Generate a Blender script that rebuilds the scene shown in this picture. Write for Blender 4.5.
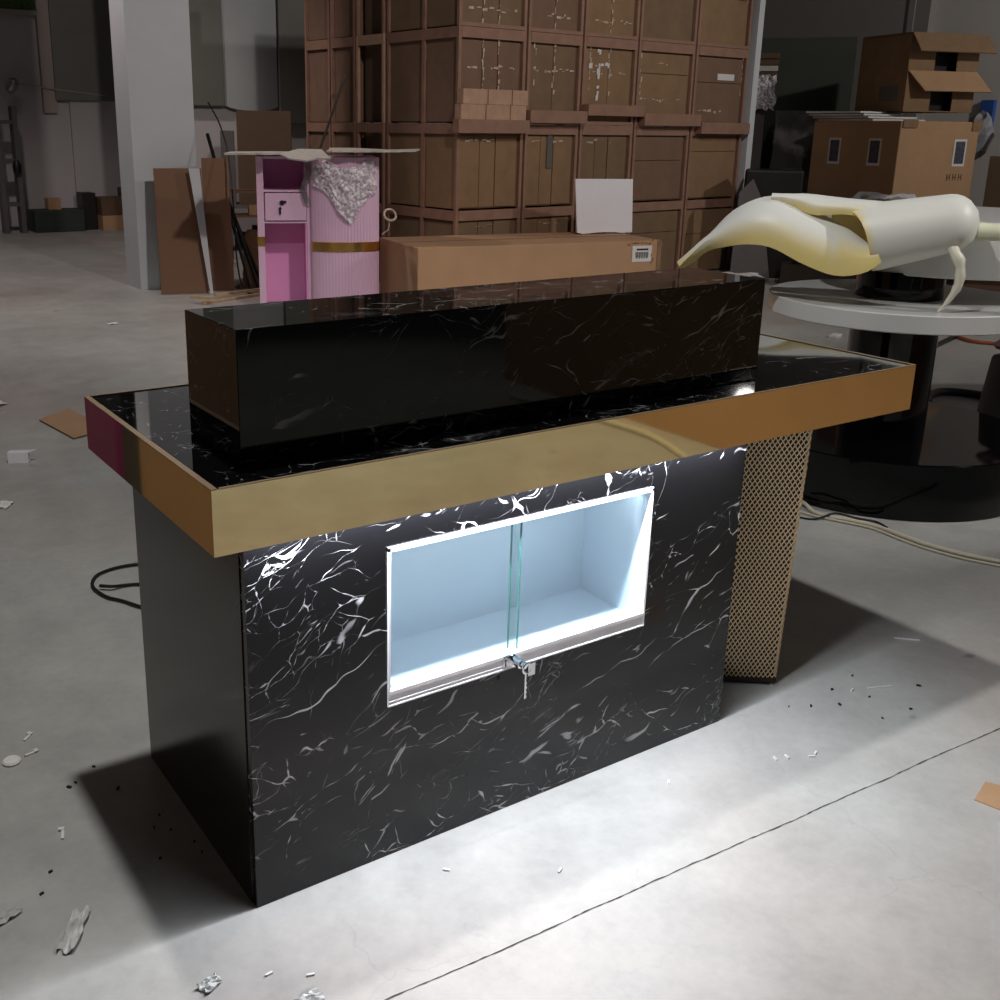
import bpy, math, random
from mathutils import Matrix, Vector

# ------------------------------------------------------------------ clear
for o in list(bpy.data.objects):
    bpy.data.objects.remove(o, do_unlink=True)
scene = bpy.context.scene
col = scene.collection
R = math.radians
random.seed(7)

# ------------------------------------------------------------------ camera
cam_data = bpy.data.cameras.new('camera')
cam = bpy.data.objects.new('camera', cam_data)
col.objects.link(cam)
cam_rot = Matrix.Rotation(-0.574591, 3, 'Z') @ Matrix.Rotation(1.288472, 3, 'X') @ Matrix.Rotation(0.011349, 3, 'Z')
cam.matrix_world = Matrix.Translation((-0.65233, -1.56023, 1.40865)) @ cam_rot.to_4x4()
cam_data.sensor_width = 36
cam_data.lens = 38.2242
cam_data.shift_x = 0.07724
cam_data.shift_y = -0.06407
cam_data.clip_end = 200
scene.camera = cam

# ------------------------------------------------------------------ world, exposure, large lights
world = bpy.data.worlds.new('world')
scene.world = world
world.use_nodes = True
bg = world.node_tree.nodes['Background']
bg.inputs[0].default_value = (0.95, 0.93, 0.95, 1)
bg.inputs[1].default_value = 0.024
scene.view_settings.view_transform = 'Standard'
scene.view_settings.look = 'None'
scene.view_settings.exposure = 0.0
scene.view_settings.gamma = 1
scene.view_settings.use_curve_mapping = False

OVERHEAD_W = 275      # lamp hanging 4 m above the counter
FLOOD_W = 75         # bare lamp far to the front right, glinting on the worktop
FRONT_W = 420         # added lamp brightening the floor mirrored in the front fascia
CRATE_W = 620         # added fill lamp for the crates and the pink counter
SIDE_W = 420          # added lamp that lifts the tall cartons at the right
BACK_W = 300          # added fill light over the open floor at the back
STAND_W = 290         # added spot brightening the display stand and the banana
LED_W = 19.0
NICHE_W = 0.38

# ------------------------------------------------------------------ mesh helper
class MB:
    def __init__(s):
        s.v = []; s.f = []; s.sm = []; s.M = Matrix.Identity(4)
    def add(s, vs, fs, smooth=False):
        b = len(s.v)
        s.v += [s.M @ Vector(v) for v in vs]
        s.f += [tuple(b + i for i in f) for f in fs]
        s.sm += [smooth] * len(fs)
        return s
    def box(s, x0, x1, y0, y1, z0, z1):
        vs = [(x0,y0,z0),(x1,y0,z0),(x1,y1,z0),(x0,y1,z0),(x0,y0,z1),(x1,y0,z1),(x1,y1,z1),(x0,y1,z1)]
        return s.add(vs, [(0,3,2,1),(4,5,6,7),(0,1,5,4),(1,2,6,5),(2,3,7,6),(3,0,4,7)])
    def obox(s, c, size, rz=0, rx=0, ry=0):
        old = s.M
        s.M = old @ Matrix.Translation(c) @ Matrix.Rotation(rz,4,'Z') @ Matrix.Rotation(ry,4,'Y') @ Matrix.Rotation(rx,4,'X')
        a, b, h = size[0]/2, size[1]/2, size[2]/2
        s.box(-a, a, -b, b, -h, h); s.M = old
        return s
    def bar(s, p, q, w, t, up=(0,0,1)):
        p = Vector(p); q = Vector(q); d = (q-p).normalized(); u = Vector(up)
        n = d.cross(u); n = n.normalized() if n.length > 1e-6 else Vector((1,0,0)); m = n.cross(d).normalized()
        vs = []
        for e in (p, q):
            for a, b in ((-1,-1),(1,-1),(1,1),(-1,1)):
                vs.append(e + n*a*w/2 + m*b*t/2)
        return s.add(vs, [(0,1,2,3),(7,6,5,4),(0,4,5,1),(1,5,6,2),(2,6,7,3),(3,7,4,0)])
    def tube(s, pts, r, n=8, closed=False):
        pts = [Vector(p) for p in pts]; vs = []; fs = []
        L = len(pts); rr = r if isinstance(r, (list, tuple)) else [r]*L
        prev = None
        for i, p in enumerate(pts):
            if closed: d = (pts[(i+1) % L] - pts[i-1])
            else: d = pts[min(i+1, L-1)] - pts[max(i-1, 0)]
            d.normalize()
            if prev is None:
                a = d.orthogonal().normalized()
            else:
                a = (prev - d*prev.dot(d)).normalized()
            prev = a; b = d.cross(a)
            for k in range(n):
                t = 2*math.pi*k/n
                vs.append(p + (a*math.cos(t) + b*math.sin(t))*rr[i])
        for i in range(L if closed else L-1):
            for k in range(n):
                j = (i+1) % L
                fs.append((i*n+k, i*n+(k+1) % n, j*n+(k+1) % n, j*n+k))
        if not closed:
            fs.append(tuple(range(n-1, -1, -1))); fs.append(tuple((L-1)*n+k for k in range(n)))
        return s.add(vs, fs, True)
    def lathe(s, prof, c=(0,0,0), n=64):
        vs = []; fs = []; m = len(prof)
        for k in range(n):
            t = 2*math.pi*k/n
            for r, z in prof: vs.append((c[0]+r*math.cos(t), c[1]+r*math.sin(t), c[2]+z))
        for k in range(n):
            for i in range(m-1):
                a = k*m+i; b = ((k+1) % n)*m+i
                fs.append((a, b, b+1, a+1))
        return s.add(vs, fs, True)
    def prism(s, poly, z0, z1):
        n = len(poly)
        vs = [(x,y,z0) for x,y in poly] + [(x,y,z1) for x,y in poly]
        fs = [tuple(range(n-1,-1,-1)), tuple(range(n, 2*n))] + [(i,(i+1)%n,n+(i+1)%n,n+i) for i in range(n)]
        return s.add(vs, fs)
    def grid(s, P, thick=0.0, smooth=True):
        """P[i][j] surface points; given a real thickness"""
        a = len(P); b = len(P[0])
        if thick == 0:
            return s.add([p for r_ in P for p in r_], [(i*b+j,i*b+j+1,(i+1)*b+j+1,(i+1)*b+j) for i in range(a-1) for j in range(b-1)], smooth)
        V = [[Vector(p) for p in r_] for r_ in P]; W = []
        for i in range(a):
            row = []
            for j in range(b):
                du = V[min(i+1,a-1)][j]-V[max(i-1,0)][j]; dv = V[i][min(j+1,b-1)]-V[i][max(j-1,0)]
                n = du.cross(dv)
                n = n.normalized() if n.length > 1e-9 else Vector((0,0,1))
                row.append(V[i][j] - n*thick)
            W.append(row)
        vs = [p for r_ in V for p in r_] + [p for r_ in W for p in r_]; o = a*b
        fs = [(i*b+j,(i+1)*b+j,(i+1)*b+j+1,i*b+j+1)[::-1] for i in range(a-1) for j in range(b-1)]
        fs += [tuple(o+k for k in (i*b+j,(i+1)*b+j,(i+1)*b+j+1,i*b+j+1)) for i in range(a-1) for j in range(b-1)]
        edge = [(i,0) for i in range(a)] + [(a-1,j) for j in range(1,b)] + [(i,b-1) for i in range(a-2,-1,-1)] + [(0,j) for j in range(b-2,0,-1)]
        for k in range(len(edge)):
            p = edge[k]; q = edge[(k+1) % len(edge)]
            pi = p[0]*b+p[1]; qi = q[0]*b+q[1]
            fs.append((pi, qi, o+qi, o+pi))
        return s.add(vs, fs, smooth)
    def build(s, name, m, parent=None, bevel=0.0, origin=None):
        me = bpy.data.meshes.new(name)
        if parent is not None:
            inv = parent.matrix_basis.inverted()
            if parent.parent: inv = inv @ parent.parent.matrix_basis.inverted()
            vs = [inv @ v for v in s.v]; loc = Vector((0,0,0))
        else:
            if origin is None:
                xs = [v.x for v in s.v]; ys = [v.y for v in s.v]; zs = [v.z for v in s.v]
                origin = ((min(xs)+max(xs))/2, (min(ys)+max(ys))/2, min(zs))
            loc = Vector(origin); vs = [v - loc for v in s.v]
        me.from_pydata([tuple(v) for v in vs], [], s.f)
        for i, pl in enumerate(me.polygons): pl.use_smooth = s.sm[i]
        me.update()
        if any(s.sm): me.set_sharp_from_angle(angle=R(38))
        ms = m if isinstance(m, (list, tuple)) else [m]
        for q in ms: me.materials.append(q)
        o = bpy.data.objects.new(name, me); col.objects.link(o); o.location = loc
        if parent is not None: o.parent = parent
        if bevel > 0:
            b = o.modifiers.new('bevel', 'BEVEL'); b.width = bevel; b.segments = 2; b.limit_method = 'ANGLE'
        return o

def tag(o, label, cat, group=None, kind=None):
    o['label'] = label; o['category'] = cat
    if group: o['group'] = group
    if kind: o['kind'] = kind
    return o
def thing(name, loc, rz, label, cat, group=None):
    o = bpy.data.objects.new(name, None); col.objects.link(o)
    o.location = loc; o.rotation_euler = (0, 0, rz); o.empty_display_size = 0.1
    o.matrix_basis = Matrix.Translation(loc) @ Matrix.Rotation(rz, 4, 'Z')
    return tag(o, label, cat, group)
def TM(o): return o.matrix_basis.copy()
def lmb(o):
    m = MB(); m.M = TM(o); return m
def struct(name, m, mt):
    o = m.build(name, mt); o['kind'] = 'structure'; return o

# ------------------------------------------------------------------ materials
def newmat(name):
    m = bpy.data.materials.new(name); m.use_nodes = True
    return m, m.node_tree, m.node_tree.nodes['Principled BSDF']
def S(nt, kind, **kw):
    n = nt.nodes.new(kind)
    for k, v in kw.items():
        if k.startswith('i_'): n.inputs[k[2:].replace('_',' ')].default_value = v
        else: setattr(n, k, v)
    return n
def lin(c):
    return tuple(((x/255)/12.92 if x/255 <= 0.04045 else ((x/255+0.055)/1.055)**2.4) for x in c) + (1,)
def mat(name, rgb, rough=0.6, metal=0.0, var=0.12, scale=6.0, bump=0.0, spec=0.5, coat=0.0, emit=None, es=0):
    m, nt, b = newmat(name); c = lin(rgb)
    tc = S(nt, 'ShaderNodeTexCoord')
    nz = S(nt, 'ShaderNodeTexNoise', i_Scale=scale, i_Detail=6.0, i_Roughness=0.6)
    nt.links.new(tc.outputs['Object'], nz.inputs['Vector'])
    r = S(nt, 'ShaderNodeValToRGB')
    r.color_ramp.elements[0].position = 0.3; r.color_ramp.elements[1].position = 0.7
    r.color_ramp.elements[0].color = tuple(x*(1-var) for x in c[:3])+(1,)
    r.color_ramp.elements[1].color = tuple(min(1,x*(1+var)) for x in c[:3])+(1,)
    nt.links.new(nz.outputs['Fac'], r.inputs['Fac']); nt.links.new(r.outputs['Color'], b.inputs['Base Color'])
    b.inputs['Roughness'].default_value = rough; b.inputs['Metallic'].default_value = metal
    b.inputs['Specular IOR Level'].default_value = spec; b.inputs['Coat Weight'].default_value = coat
    b.inputs['Coat Roughness'].default_value = 0.05
    if bump > 0:
        bp = S(nt, 'ShaderNodeBump', i_Strength=bump, i_Distance=0.01)
        nt.links.new(nz.outputs['Fac'], bp.inputs['Height']); nt.links.new(bp.outputs['Normal'], b.inputs['Normal'])
    if emit:
        b.inputs['Emission Color'].default_value = lin(emit); b.inputs['Emission Strength'].default_value = es
    return m
def math_(nt, op, a, b=None, c=None, clamp=False):
    n = S(nt, 'ShaderNodeMath', operation=op); n.use_clamp = clamp
    for i, x in enumerate((a, b, c)):
        if x is None: continue
        if isinstance(x, (int, float)): n.inputs[i].default_value = x
        else: nt.links.new(x, n.inputs[i])
    return n.outputs[0]
def smooth(nt, x, lo, hi, inv=False):
    n = S(nt, 'ShaderNodeMapRange', interpolation_type='SMOOTHSTEP'); n.clamp = True
    n.inputs['From Min'].default_value = lo; n.inputs['From Max'].default_value = hi
    n.inputs['To Min'].default_value = 1 if inv else 0; n.inputs['To Max'].default_value = 0 if inv else 1
    nt.links.new(x, n.inputs['Value']); return n.outputs['Result']

def marble_material(name, rough=0.14, veins=1.0, base=(20,20,22), seed=0.0, spec=0.5):
    m, nt, b = newmat(name)
    tc = S(nt, 'ShaderNodeTexCoord')
    mp0 = S(nt, 'ShaderNodeMapping'); mp0.inputs['Location'].default_value = (seed, seed*1.7, seed*0.3)
    nt.links.new(tc.outputs['Object'], mp0.inputs['Vector'])
    # gentle warp shared by every vein layer
    wn = S(nt, 'ShaderNodeTexNoise', i_Scale=4.0, i_Detail=3.0, i_Roughness=0.6)
    nt.links.new(mp0.outputs[0], wn.inputs['Vector'])
    sub = S(nt, 'ShaderNodeVectorMath', operation='SUBTRACT'); sub.inputs[1].default_value = (0.5,0.5,0.5)
    nt.links.new(wn.outputs['Color'], sub.inputs[0])
    scl = S(nt, 'ShaderNodeVectorMath', operation='SCALE'); scl.inputs['Scale'].default_value = 0.13
    nt.links.new(sub.outputs[0], scl.inputs[0])
    warp = S(nt, 'ShaderNodeVectorMath', operation='ADD')
    nt.links.new(mp0.outputs[0], warp.inputs[0]); nt.links.new(scl.outputs[0], warp.inputs[1])
    total = None
    # angle of the streaks, stretch, cell scale, line width, mask scale, mask lo, mask hi, strength
    layers = [
        (R(20), (0.32, 1.0, 1.25), 6.5, 0.012, 3.2, 0.50, 0.60, 0.80),
        (R(14), (0.28, 1.0, 1.5), 13.0, 0.020, 4.2, 0.52, 0.62, 0.70),
        (R(-28), (0.40, 1.0, 1.2), 12.0, 0.015, 4.8, 0.54, 0.62, 0.85),
        (R(72), (0.40, 1.0, 1.3), 10.0, 0.010, 4.2, 0.56, 0.64, 0.65),
        (R(30), (0.5, 1.0, 1.3), 28.0, 0.030, 3.8, 0.55, 0.66, 0.60),
        (R(5), (0.35, 1.0, 1.4), 36.0, 0.040, 5.2, 0.57, 0.68, 0.55)]
    for k, (ang, st, vs, w, ms, lo, hi, stg) in enumerate(layers):
        mr = S(nt, 'ShaderNodeMapping'); mr.inputs['Rotation'].default_value = (0.15, ang, 0.2)
        nt.links.new(warp.outputs[0], mr.inputs['Vector'])
        mp = S(nt, 'ShaderNodeMapping'); mp.inputs['Scale'].default_value = st; mp.inputs['Location'].default_value = (k*3.3+seed, k*1.9, k*5.1)
        nt.links.new(mr.outputs[0], mp.inputs['Vector'])
        vo = S(nt, 'ShaderNodeTexVoronoi', feature='DISTANCE_TO_EDGE', i_Scale=vs)
        nt.links.new(mp.outputs[0], vo.inputs['Vector'])
        mn = S(nt, 'ShaderNodeTexNoise', i_Scale=ms, i_Detail=3.0, i_Roughness=0.7)
        nt.links.new(mp.outputs[0], mn.inputs['Vector'])
        mask = smooth(nt, mn.outputs['Fac'], lo, hi)
        fn = S(nt, 'ShaderNodeTexNoise', i_Scale=vs*4.0, i_Detail=2.0)
        nt.links.new(mp.outputs[0], fn.inputs['Vector'])
        wv = math_(nt, 'MULTIPLY_ADD', math_(nt, 'MULTIPLY', mask, smooth(nt, fn.outputs['Fac'], 0.40, 0.72)), w*1.5, w*0.22)
        line = smooth(nt, math_(nt, 'DIVIDE', vo.outputs['Distance'], wv), 0.25, 1.0, inv=True)
        brk = math_(nt, 'MULTIPLY_ADD', smooth(nt, fn.outputs['Fac'], 0.40, 0.56), 0.85, 0.15)
        l = math_(nt, 'MULTIPLY', math_(nt, 'MULTIPLY', math_(nt, 'MULTIPLY', line, mask), brk), stg*veins)
        total = l if total is None else math_(nt, 'MAXIMUM', total, l)
    for k, (ang, sx, sc_, lo, ms, mlo) in enumerate([(R(15), 0.055, 56.0, 0.67, 3.0, 0.46), (R(-24), 0.07, 60.0, 0.69, 3.6, 0.50), (R(68), 0.07, 56.0, 0.71, 4.0, 0.52), (R(30), 0.08, 90.0, 0.68, 4.4, 0.48)]):
        mr = S(nt, 'ShaderNodeMapping'); mr.inputs['Rotation'].default_value = (0.1, ang, 0.15)
        nt.links.new(warp.outputs[0], mr.inputs['Vector'])
        mp = S(nt, 'ShaderNodeMapping'); mp.inputs['Scale'].default_value = (sx, 0.6, 1.0); mp.inputs['Location'].default_value = (k*2.1+seed, k*4.9, k*1.3)
        nt.links.new(mr.outputs[0], mp.inputs['Vector'])
        sn = S(nt, 'ShaderNodeTexNoise', i_Scale=sc_, i_Detail=2.0, i_Roughness=0.5)
        nt.links.new(mp.outputs[0], sn.inputs['Vector'])
        mn = S(nt, 'ShaderNodeTexNoise', i_Scale=ms, i_Detail=2.0); nt.links.new(mr.outputs[0], mn.inputs['Vector'])
        l = math_(nt, 'MULTIPLY', math_(nt, 'MULTIPLY', smooth(nt, sn.outputs['Fac'], lo, lo+0.07), smooth(nt, mn.outputs['Fac'], mlo, mlo+0.10)), 0.7*veins)
        total = math_(nt, 'MAXIMUM', total, l)
    # faint cloudy smears beside the veins
    sn = S(nt, 'ShaderNodeTexNoise', i_Scale=5.0, i_Detail=9.0, i_Roughness=0.72)
    mr = S(nt, 'ShaderNodeMapping'); mr.inputs['Rotation'].default_value = (0, R(22), 0)
    mp = S(nt, 'ShaderNodeMapping'); mp.inputs['Scale'].default_value = (0.4,1,2.0)
    nt.links.new(warp.outputs[0], mr.inputs['Vector']); nt.links.new(mr.outputs[0], mp.inputs['Vector']); nt.links.new(mp.outputs[0], sn.inputs['Vector'])
    smear = math_(nt, 'MULTIPLY', smooth(nt, sn.outputs['Fac'], 0.60, 0.74), 0.30*veins)
    total = math_(nt, 'MAXIMUM', total, smear)
    mx = S(nt, 'ShaderNodeMix', data_type='RGBA')
    mx.inputs[6].default_value = lin(base); mx.inputs[7].default_value = lin((205,205,208))
    nt.links.new(total, mx.inputs[0]); nt.links.new(mx.outputs[2], b.inputs['Base Color'])
    b.inputs['Roughness'].default_value = rough
    b.inputs['Specular IOR Level'].default_value = spec
    return m

def concrete_material():
    m, nt, b = newmat('concrete_floor')
    g = S(nt, 'ShaderNodeNewGeometry'); P = g.outputs['Position']
    def noise(sc, det=6, ro=0.6, dist=0.0):
        n = S(nt, 'ShaderNodeTexNoise', i_Scale=sc, i_Detail=float(det), i_Roughness=ro, i_Distortion=dist)
        nt.links.new(P, n.inputs['Vector']); return n.outputs['Fac']
    n1 = noise(0.8, 8, 0.62); n2 = noise(6.0, 8, 0.7); n3 = noise(38.0, 4, 0.6)
    v = math_(nt, 'ADD', math_(nt, 'MULTIPLY', n1, 0.5), math_(nt, 'MULTIPLY', n2, 0.35))
    v = math_(nt, 'ADD', v, math_(nt, 'MULTIPLY', n3, 0.15))
    r = S(nt, 'ShaderNodeValToRGB')
    r.color_ramp.elements[0].position = 0.34; r.color_ramp.elements[1].position = 0.66
    r.color_ramp.elements[0].color = lin((146,146,143)); r.color_ramp.elements[1].color = lin((186,186,182))
    nt.links.new(v, r.inputs['Fac'])
    # warmer dusty tone in broad patches
    warm = S(nt, 'ShaderNodeMix', data_type='RGBA', blend_type='MULTIPLY')
    nt.links.new(smooth(nt, noise(0.35, 3), 0.45, 0.62), warm.inputs[0])
    nt.links.new(r.outputs['Color'], warm.inputs[6]); warm.inputs[7].default_value = (0.95, 0.87, 0.85, 1)
    # dark stains
    vo = S(nt, 'ShaderNodeTexVoronoi', feature='F1', i_Scale=5.5, i_Randomness=1.0); 
    wp = S(nt, 'ShaderNodeVectorMath', operation='ADD'); nn = S(nt, 'ShaderNodeTexNoise', i_Scale=14.0, i_Detail=4.0)
    nt.links.new(P, nn.inputs['Vector'])
    sc = S(nt, 'ShaderNodeVectorMath', operation='SCALE'); sc.inputs['Scale'].default_value = 0.11
    nt.links.new(nn.outputs['Color'], sc.inputs[0]); nt.links.new(P, wp.inputs[0]); nt.links.new(sc.outputs[0], wp.inputs[1])
    nt.links.new(wp.outputs[0], vo.inputs['Vector'])
    st = math_(nt, 'MULTIPLY', smooth(nt, vo.outputs['Distance'], 0.06, 0.13, inv=True), smooth(nt, noise(1.6, 3), 0.5, 0.62))
    dk = S(nt, 'ShaderNodeMix', data_type='RGBA'); nt.links.new(math_(nt, 'MULTIPLY', st, 0.5), dk.inputs[0])
    nt.links.new(warm.outputs[2], dk.inputs[6]); dk.inputs[7].default_value = lin((84,84,82))
    # scratches / hairline scuffs
    vs = S(nt, 'ShaderNodeTexVoronoi', feature='DISTANCE_TO_EDGE', i_Scale=1.3)
    nt.links.new(wp.outputs[0], vs.inputs['Vector'])
    ck = math_(nt, 'MULTIPLY', smooth(nt, vs.outputs['Distance'], 0.0, 0.005, inv=True), smooth(nt, noise(1.1, 2), 0.54, 0.62))
    dk2 = S(nt, 'ShaderNodeMix', data_type='RGBA'); nt.links.new(math_(nt, 'MULTIPLY', ck, 0.12), dk2.inputs[0])
    nt.links.new(dk.outputs[2], dk2.inputs[6]); dk2.inputs[7].default_value = lin((90,90,88))
    nt.links.new(dk2.outputs[2], b.inputs['Base Color'])
    nt.links.new(math_(nt, 'MULTIPLY_ADD', n2, 0.25, 0.30), b.inputs['Roughness'])
    b.inputs['Specular IOR Level'].default_value = 0.4
    bp = S(nt, 'ShaderNodeBump', i_Strength=0.12, i_Distance=0.004)
    nt.links.new(v, bp.inputs['Height']); nt.links.new(bp.outputs['Normal'], b.inputs['Normal'])
    return m

def glass_material(name, tint=(244,250,250), gl=0.06):
    m = bpy.data.materials.new(name); m.use_nodes = True; nt = m.node_tree; nt.nodes.clear()
    out = S(nt, 'ShaderNodeOutputMaterial'); mx = S(nt, 'ShaderNodeMixShader'); mx.inputs[0].default_value = gl
    t = S(nt, 'ShaderNodeBsdfTransparent'); t.inputs[0].default_value = lin(tint)
    g = S(nt, 'ShaderNodeBsdfGlossy'); g.inputs['Roughness'].default_value = 0.02
    nt.links.new(t.outputs[0], mx.inputs[1]); nt.links.new(g.outputs[0], mx.inputs[2]); nt.links.new(mx.outputs[0], out.inputs[0])
    return m
def film_material(name, gl=0.35, rough=0.25, tint=(230,228,230), bump=True, scale=30.0):
    m = bpy.data.materials.new(name); m.use_nodes = True; nt = m.node_tree; nt.nodes.clear()
    out = S(nt, 'ShaderNodeOutputMaterial'); mx = S(nt, 'ShaderNodeMixShader')
    tc = S(nt, 'ShaderNodeTexCoord'); nz = S(nt, 'ShaderNodeTexNoise', i_Scale=scale, i_Detail=5.0)
    nt.links.new(tc.outputs['Object'], nz.inputs['Vector'])
    nt.links.new(math_(nt, 'MULTIPLY_ADD', smooth(nt, nz.outputs['Fac'], 0.42, 0.62), gl*0.9, gl*0.35), mx.inputs[0])
    t = S(nt, 'ShaderNodeBsdfTransparent'); t.inputs[0].default_value = lin(tint)
    g = S(nt, 'ShaderNodeBsdfPrincipled'); g.inputs['Base Color'].default_value = lin((240,236,240)); g.inputs['Roughness'].default_value = rough
    bp = S(nt, 'ShaderNodeBump', i_Strength=0.35, i_Distance=0.01); nt.links.new(nz.outputs['Fac'], bp.inputs['Height'])
    nt.links.new(bp.outputs['Normal'], g.inputs['Normal'])
    nt.links.new(t.outputs[0], mx.inputs[1]); nt.links.new(g.outputs[0], mx.inputs[2]); nt.links.new(mx.outputs[0], out.inputs[0])
    return m
def lamp_mat(name, rgb, s):
    m, nt, b = newmat(name)
    b.inputs['Base Color'].default_value = (0.8,0.8,0.8,1)
    b.inputs['Emission Color'].default_value = lin(rgb); b.inputs['Emission Strength'].default_value = s
    return m

def banana_material():
    m, nt, b = newmat('banana_foam')
    a = S(nt, 'ShaderNodeAttribute'); a.attribute_name = 'yellow'
    tc = S(nt, 'ShaderNodeTexCoord'); nz = S(nt, 'ShaderNodeTexNoise', i_Scale=30.0, i_Detail=4.0)
    nt.links.new(tc.outputs['Object'], nz.inputs['Vector'])
    f = math_(nt, 'MULTIPLY', a.outputs['Fac'], math_(nt, 'MULTIPLY_ADD', nz.outputs['Fac'], 0.5, 0.75), clamp=True)
    mx = S(nt, 'ShaderNodeMix', data_type='RGBA'); nt.links.new(f, mx.inputs[0])
    mx.inputs[6].default_value = lin((232,232,226)); mx.inputs[7].default_value = lin((236,214,140))
    nt.links.new(mx.outputs[2], b.inputs['Base Color']); b.inputs['Roughness'].default_value = 0.45
    return m

M = dict(
    concrete=concrete_material(),
    marble=marble_material('black_marble', 0.13, 1.0, (11,11,13), 0.0, 0.42),
    marble_top=marble_material('black_marble_gloss', 0.035, 0.45, (8,8,9), 4.0, 0.28),
    marble_side=marble_material('black_marble_plain', 0.16, 0.16, (22,24,22), 9.0),
    gold=mat('polished_gold', (244,220,170), 0.04, 1.0, 0.02, 3),
    gold_rim=mat('gold_edge', (176,152,124), 0.3, 0.4, 0.05, 20),
    gold_satin=mat('satin_gold', (236,184,104), 0.16, 0.95, 0.05, 20),
    mesh=mat('champagne_mesh', (226,200,162), 0.4, 0.6, 0.06, 20),
    bronze=mat('dark_bronze', (46,36,24), 0.6, 0.2, 0.1, 12),
    dark=mat('dark_board', (24,22,20), 0.6),
    white=mat('white_panel', (212,221,231), 0.5, var=0.02),
    white_trim=mat('white_trim', (232,232,236), 0.35, var=0.02),
    alu=mat('brushed_aluminium', (236,233,236), 0.4, 0.15, 0.04, 30),
    chrome=mat('chrome', (225,225,228), 0.08, 1.0, 0.02),
    glass=glass_material('clear_glass'),
    glass_edge=mat('glass_edge', (70,118,112), 0.1, 0, 0.05),
    led=lamp_mat('led_strip', (236,240,255), 6),
    black_gloss=mat('black_lacquer', (6,6,8), 0.06, 0, 0.1, spec=0.35),
    table_white=mat('white_lacquer', (206,206,204), 0.28, 0, 0.03, 3, coat=0.3),
    banana=banana_material(),
    drip=mat('cream_drip', (218,214,196), 0.4, var=0.05),
    stem=mat('pale_green_stem', (224,224,196), 0.5, var=0.1),
    card=mat('cardboard', (136,108,80), 0.85, 0, 0.10, 7, 0.1),
    card_dim=mat('cardboard_dull', (120,98,74), 0.85, 0, 0.12, 6, 0.1),
    card_red=mat('cardboard_reddish', (120,94,76), 0.85, 0, 0.10, 6, 0.1),
    card_light=mat('cardboard_light', (176,140,106), 0.85, 0, 0.06, 5, 0.1),
    card_dark=mat('cardboard_brown', (96,76,58), 0.85, 0, 0.10, 5),
    wood=mat('plywood_frame', (144,110,92), 0.7, 0, 0.14, 9, 0.1),
    wood_pale=mat('pale_plywood', (178,144,120), 0.75, 0, 0.12, 14, 0.1),
    stick=mat('raw_batten', (196,164,124), 0.8, 0, 0.15, 14),
    tape=mat('clear_tape', (196,180,164), 0.18, 0.0, 0.3, 25, 0.4),
    seam=mat('seam_shadow_gap', (40,28,20), 0.9),
    pink=mat('pale_pink_lacquer', (226,188,214), 0.4, 0, 0.03, 3),
    pink_deep=mat('pink_interior', (242,164,216), 0.45, 0, 0.04, 3),
    foam=mat('grey_foam_sheet', (196,190,182), 0.8, 0, 0.08, 20, 0.3),
    bubble=film_material('bubble_wrap', 0.8, 0.3, (245,238,245), True, 42.0),
    film=film_material('stretch_film', 0.22, 0.3, (200,200,196), True, 2.5),
    wall=mat('grey_plaster', (150,148,152), 0.9, 0, 0.06, 1.2, 0.1),
    wall_light=mat('light_plaster', (190,186,186), 0.9, 0, 0.04, 1.2),
    pillar=mat('white_paint', (205,210,214), 0.7, 0, 0.04, 2.5),
    beige=mat('beige_paint', (168,156,148), 0.8, 0, 0.05, 2.5),
    slate=mat('grey_green_steel', (112,112,104), 0.6, 0, 0.10, 1.5),
    curtain=mat('hanging_grey_sheet', (166,170,170), 0.5, 0, 0.05, 2),
    darkgreen=mat('dark_green_box', (44,54,48), 0.7, 0, 0.1, 5),
    blackish=mat('black_plastic', (18,18,18), 0.45, 0, 0.2, 5),
    board_brown=mat('brown_hardboard', (128,92,66), 0.6, 0, 0.05, 2),
    rubber=mat('black_rubber', (20,20,20), 0.5),
    grey_dust=mat('dusty_grey_plastic', (96,92,90), 0.7, 0, 0.1, 8),
    rag=mat('pinkish_rag', (150,110,112), 0.9, 0, 0.15, 12, 0.3),
    paper=mat('white_paper', (218,216,214), 0.8, 0, 0.05, 12, 0.2),
    cream=mat('cream_cable', (196,188,168), 0.5, 0, 0.05, 12),
    orange=mat('orange_cable', (180,92,60), 0.5),
    jacket=mat('grey_plastic_bag', (140,142,148), 0.35, 0, 0.2, 9, 0.5),
    picture=mat('printed_picture', (70,72,86), 0.5, 0, 0.7, 60),
    ink=mat('black_ink', (34,32,34), 0.7),
    maroon=mat('magenta_tambour', (126,48,100), 0.45, 0, 0.12, 8),
    steel=mat('steel', (150,150,150), 0.3, 0.9, 0.1),
    green=mat('green_leaves', (70,96,48), 0.8, 0, 0.4, 30, 0.5),
    blue=mat('blue_plastic', (60,100,180), 0.5),
    scrap=mat('milky_film', (196,196,192), 0.3, 0, 0.15, 30, 0.3),
    grey_mid=mat('dull_grey_panel', (158,154,148), 0.8, 0, 0.05, 1.5),
    wall_bright=mat('white_plaster', (222,216,210), 0.9, 0, 0.03, 1.2),
    slate_dark=mat('dull_olive_board', (72,76,66), 0.8, 0, 0.08, 3),
    joint=mat('dark_floor_joint', (62,60,58), 0.9, 0, 0.5, 40),
)
for k in ('bubble', 'film'): pass

# ------------------------------------------------------------------ setting
m = MB(); m.box(-8, 16, -10, 16, -0.2, 0); floor = struct('floor', m, M['concrete'])
m = MB(); m.box(-8, 12.2, 14.0, 14.25, 0, 6); struct('wall_back', m, M['wall_light'])
m = MB(); m.box(12.2, 12.4, -9.5, 14.25, 0, 6); struct('wall_right', m, M['wall_bright'])
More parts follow.
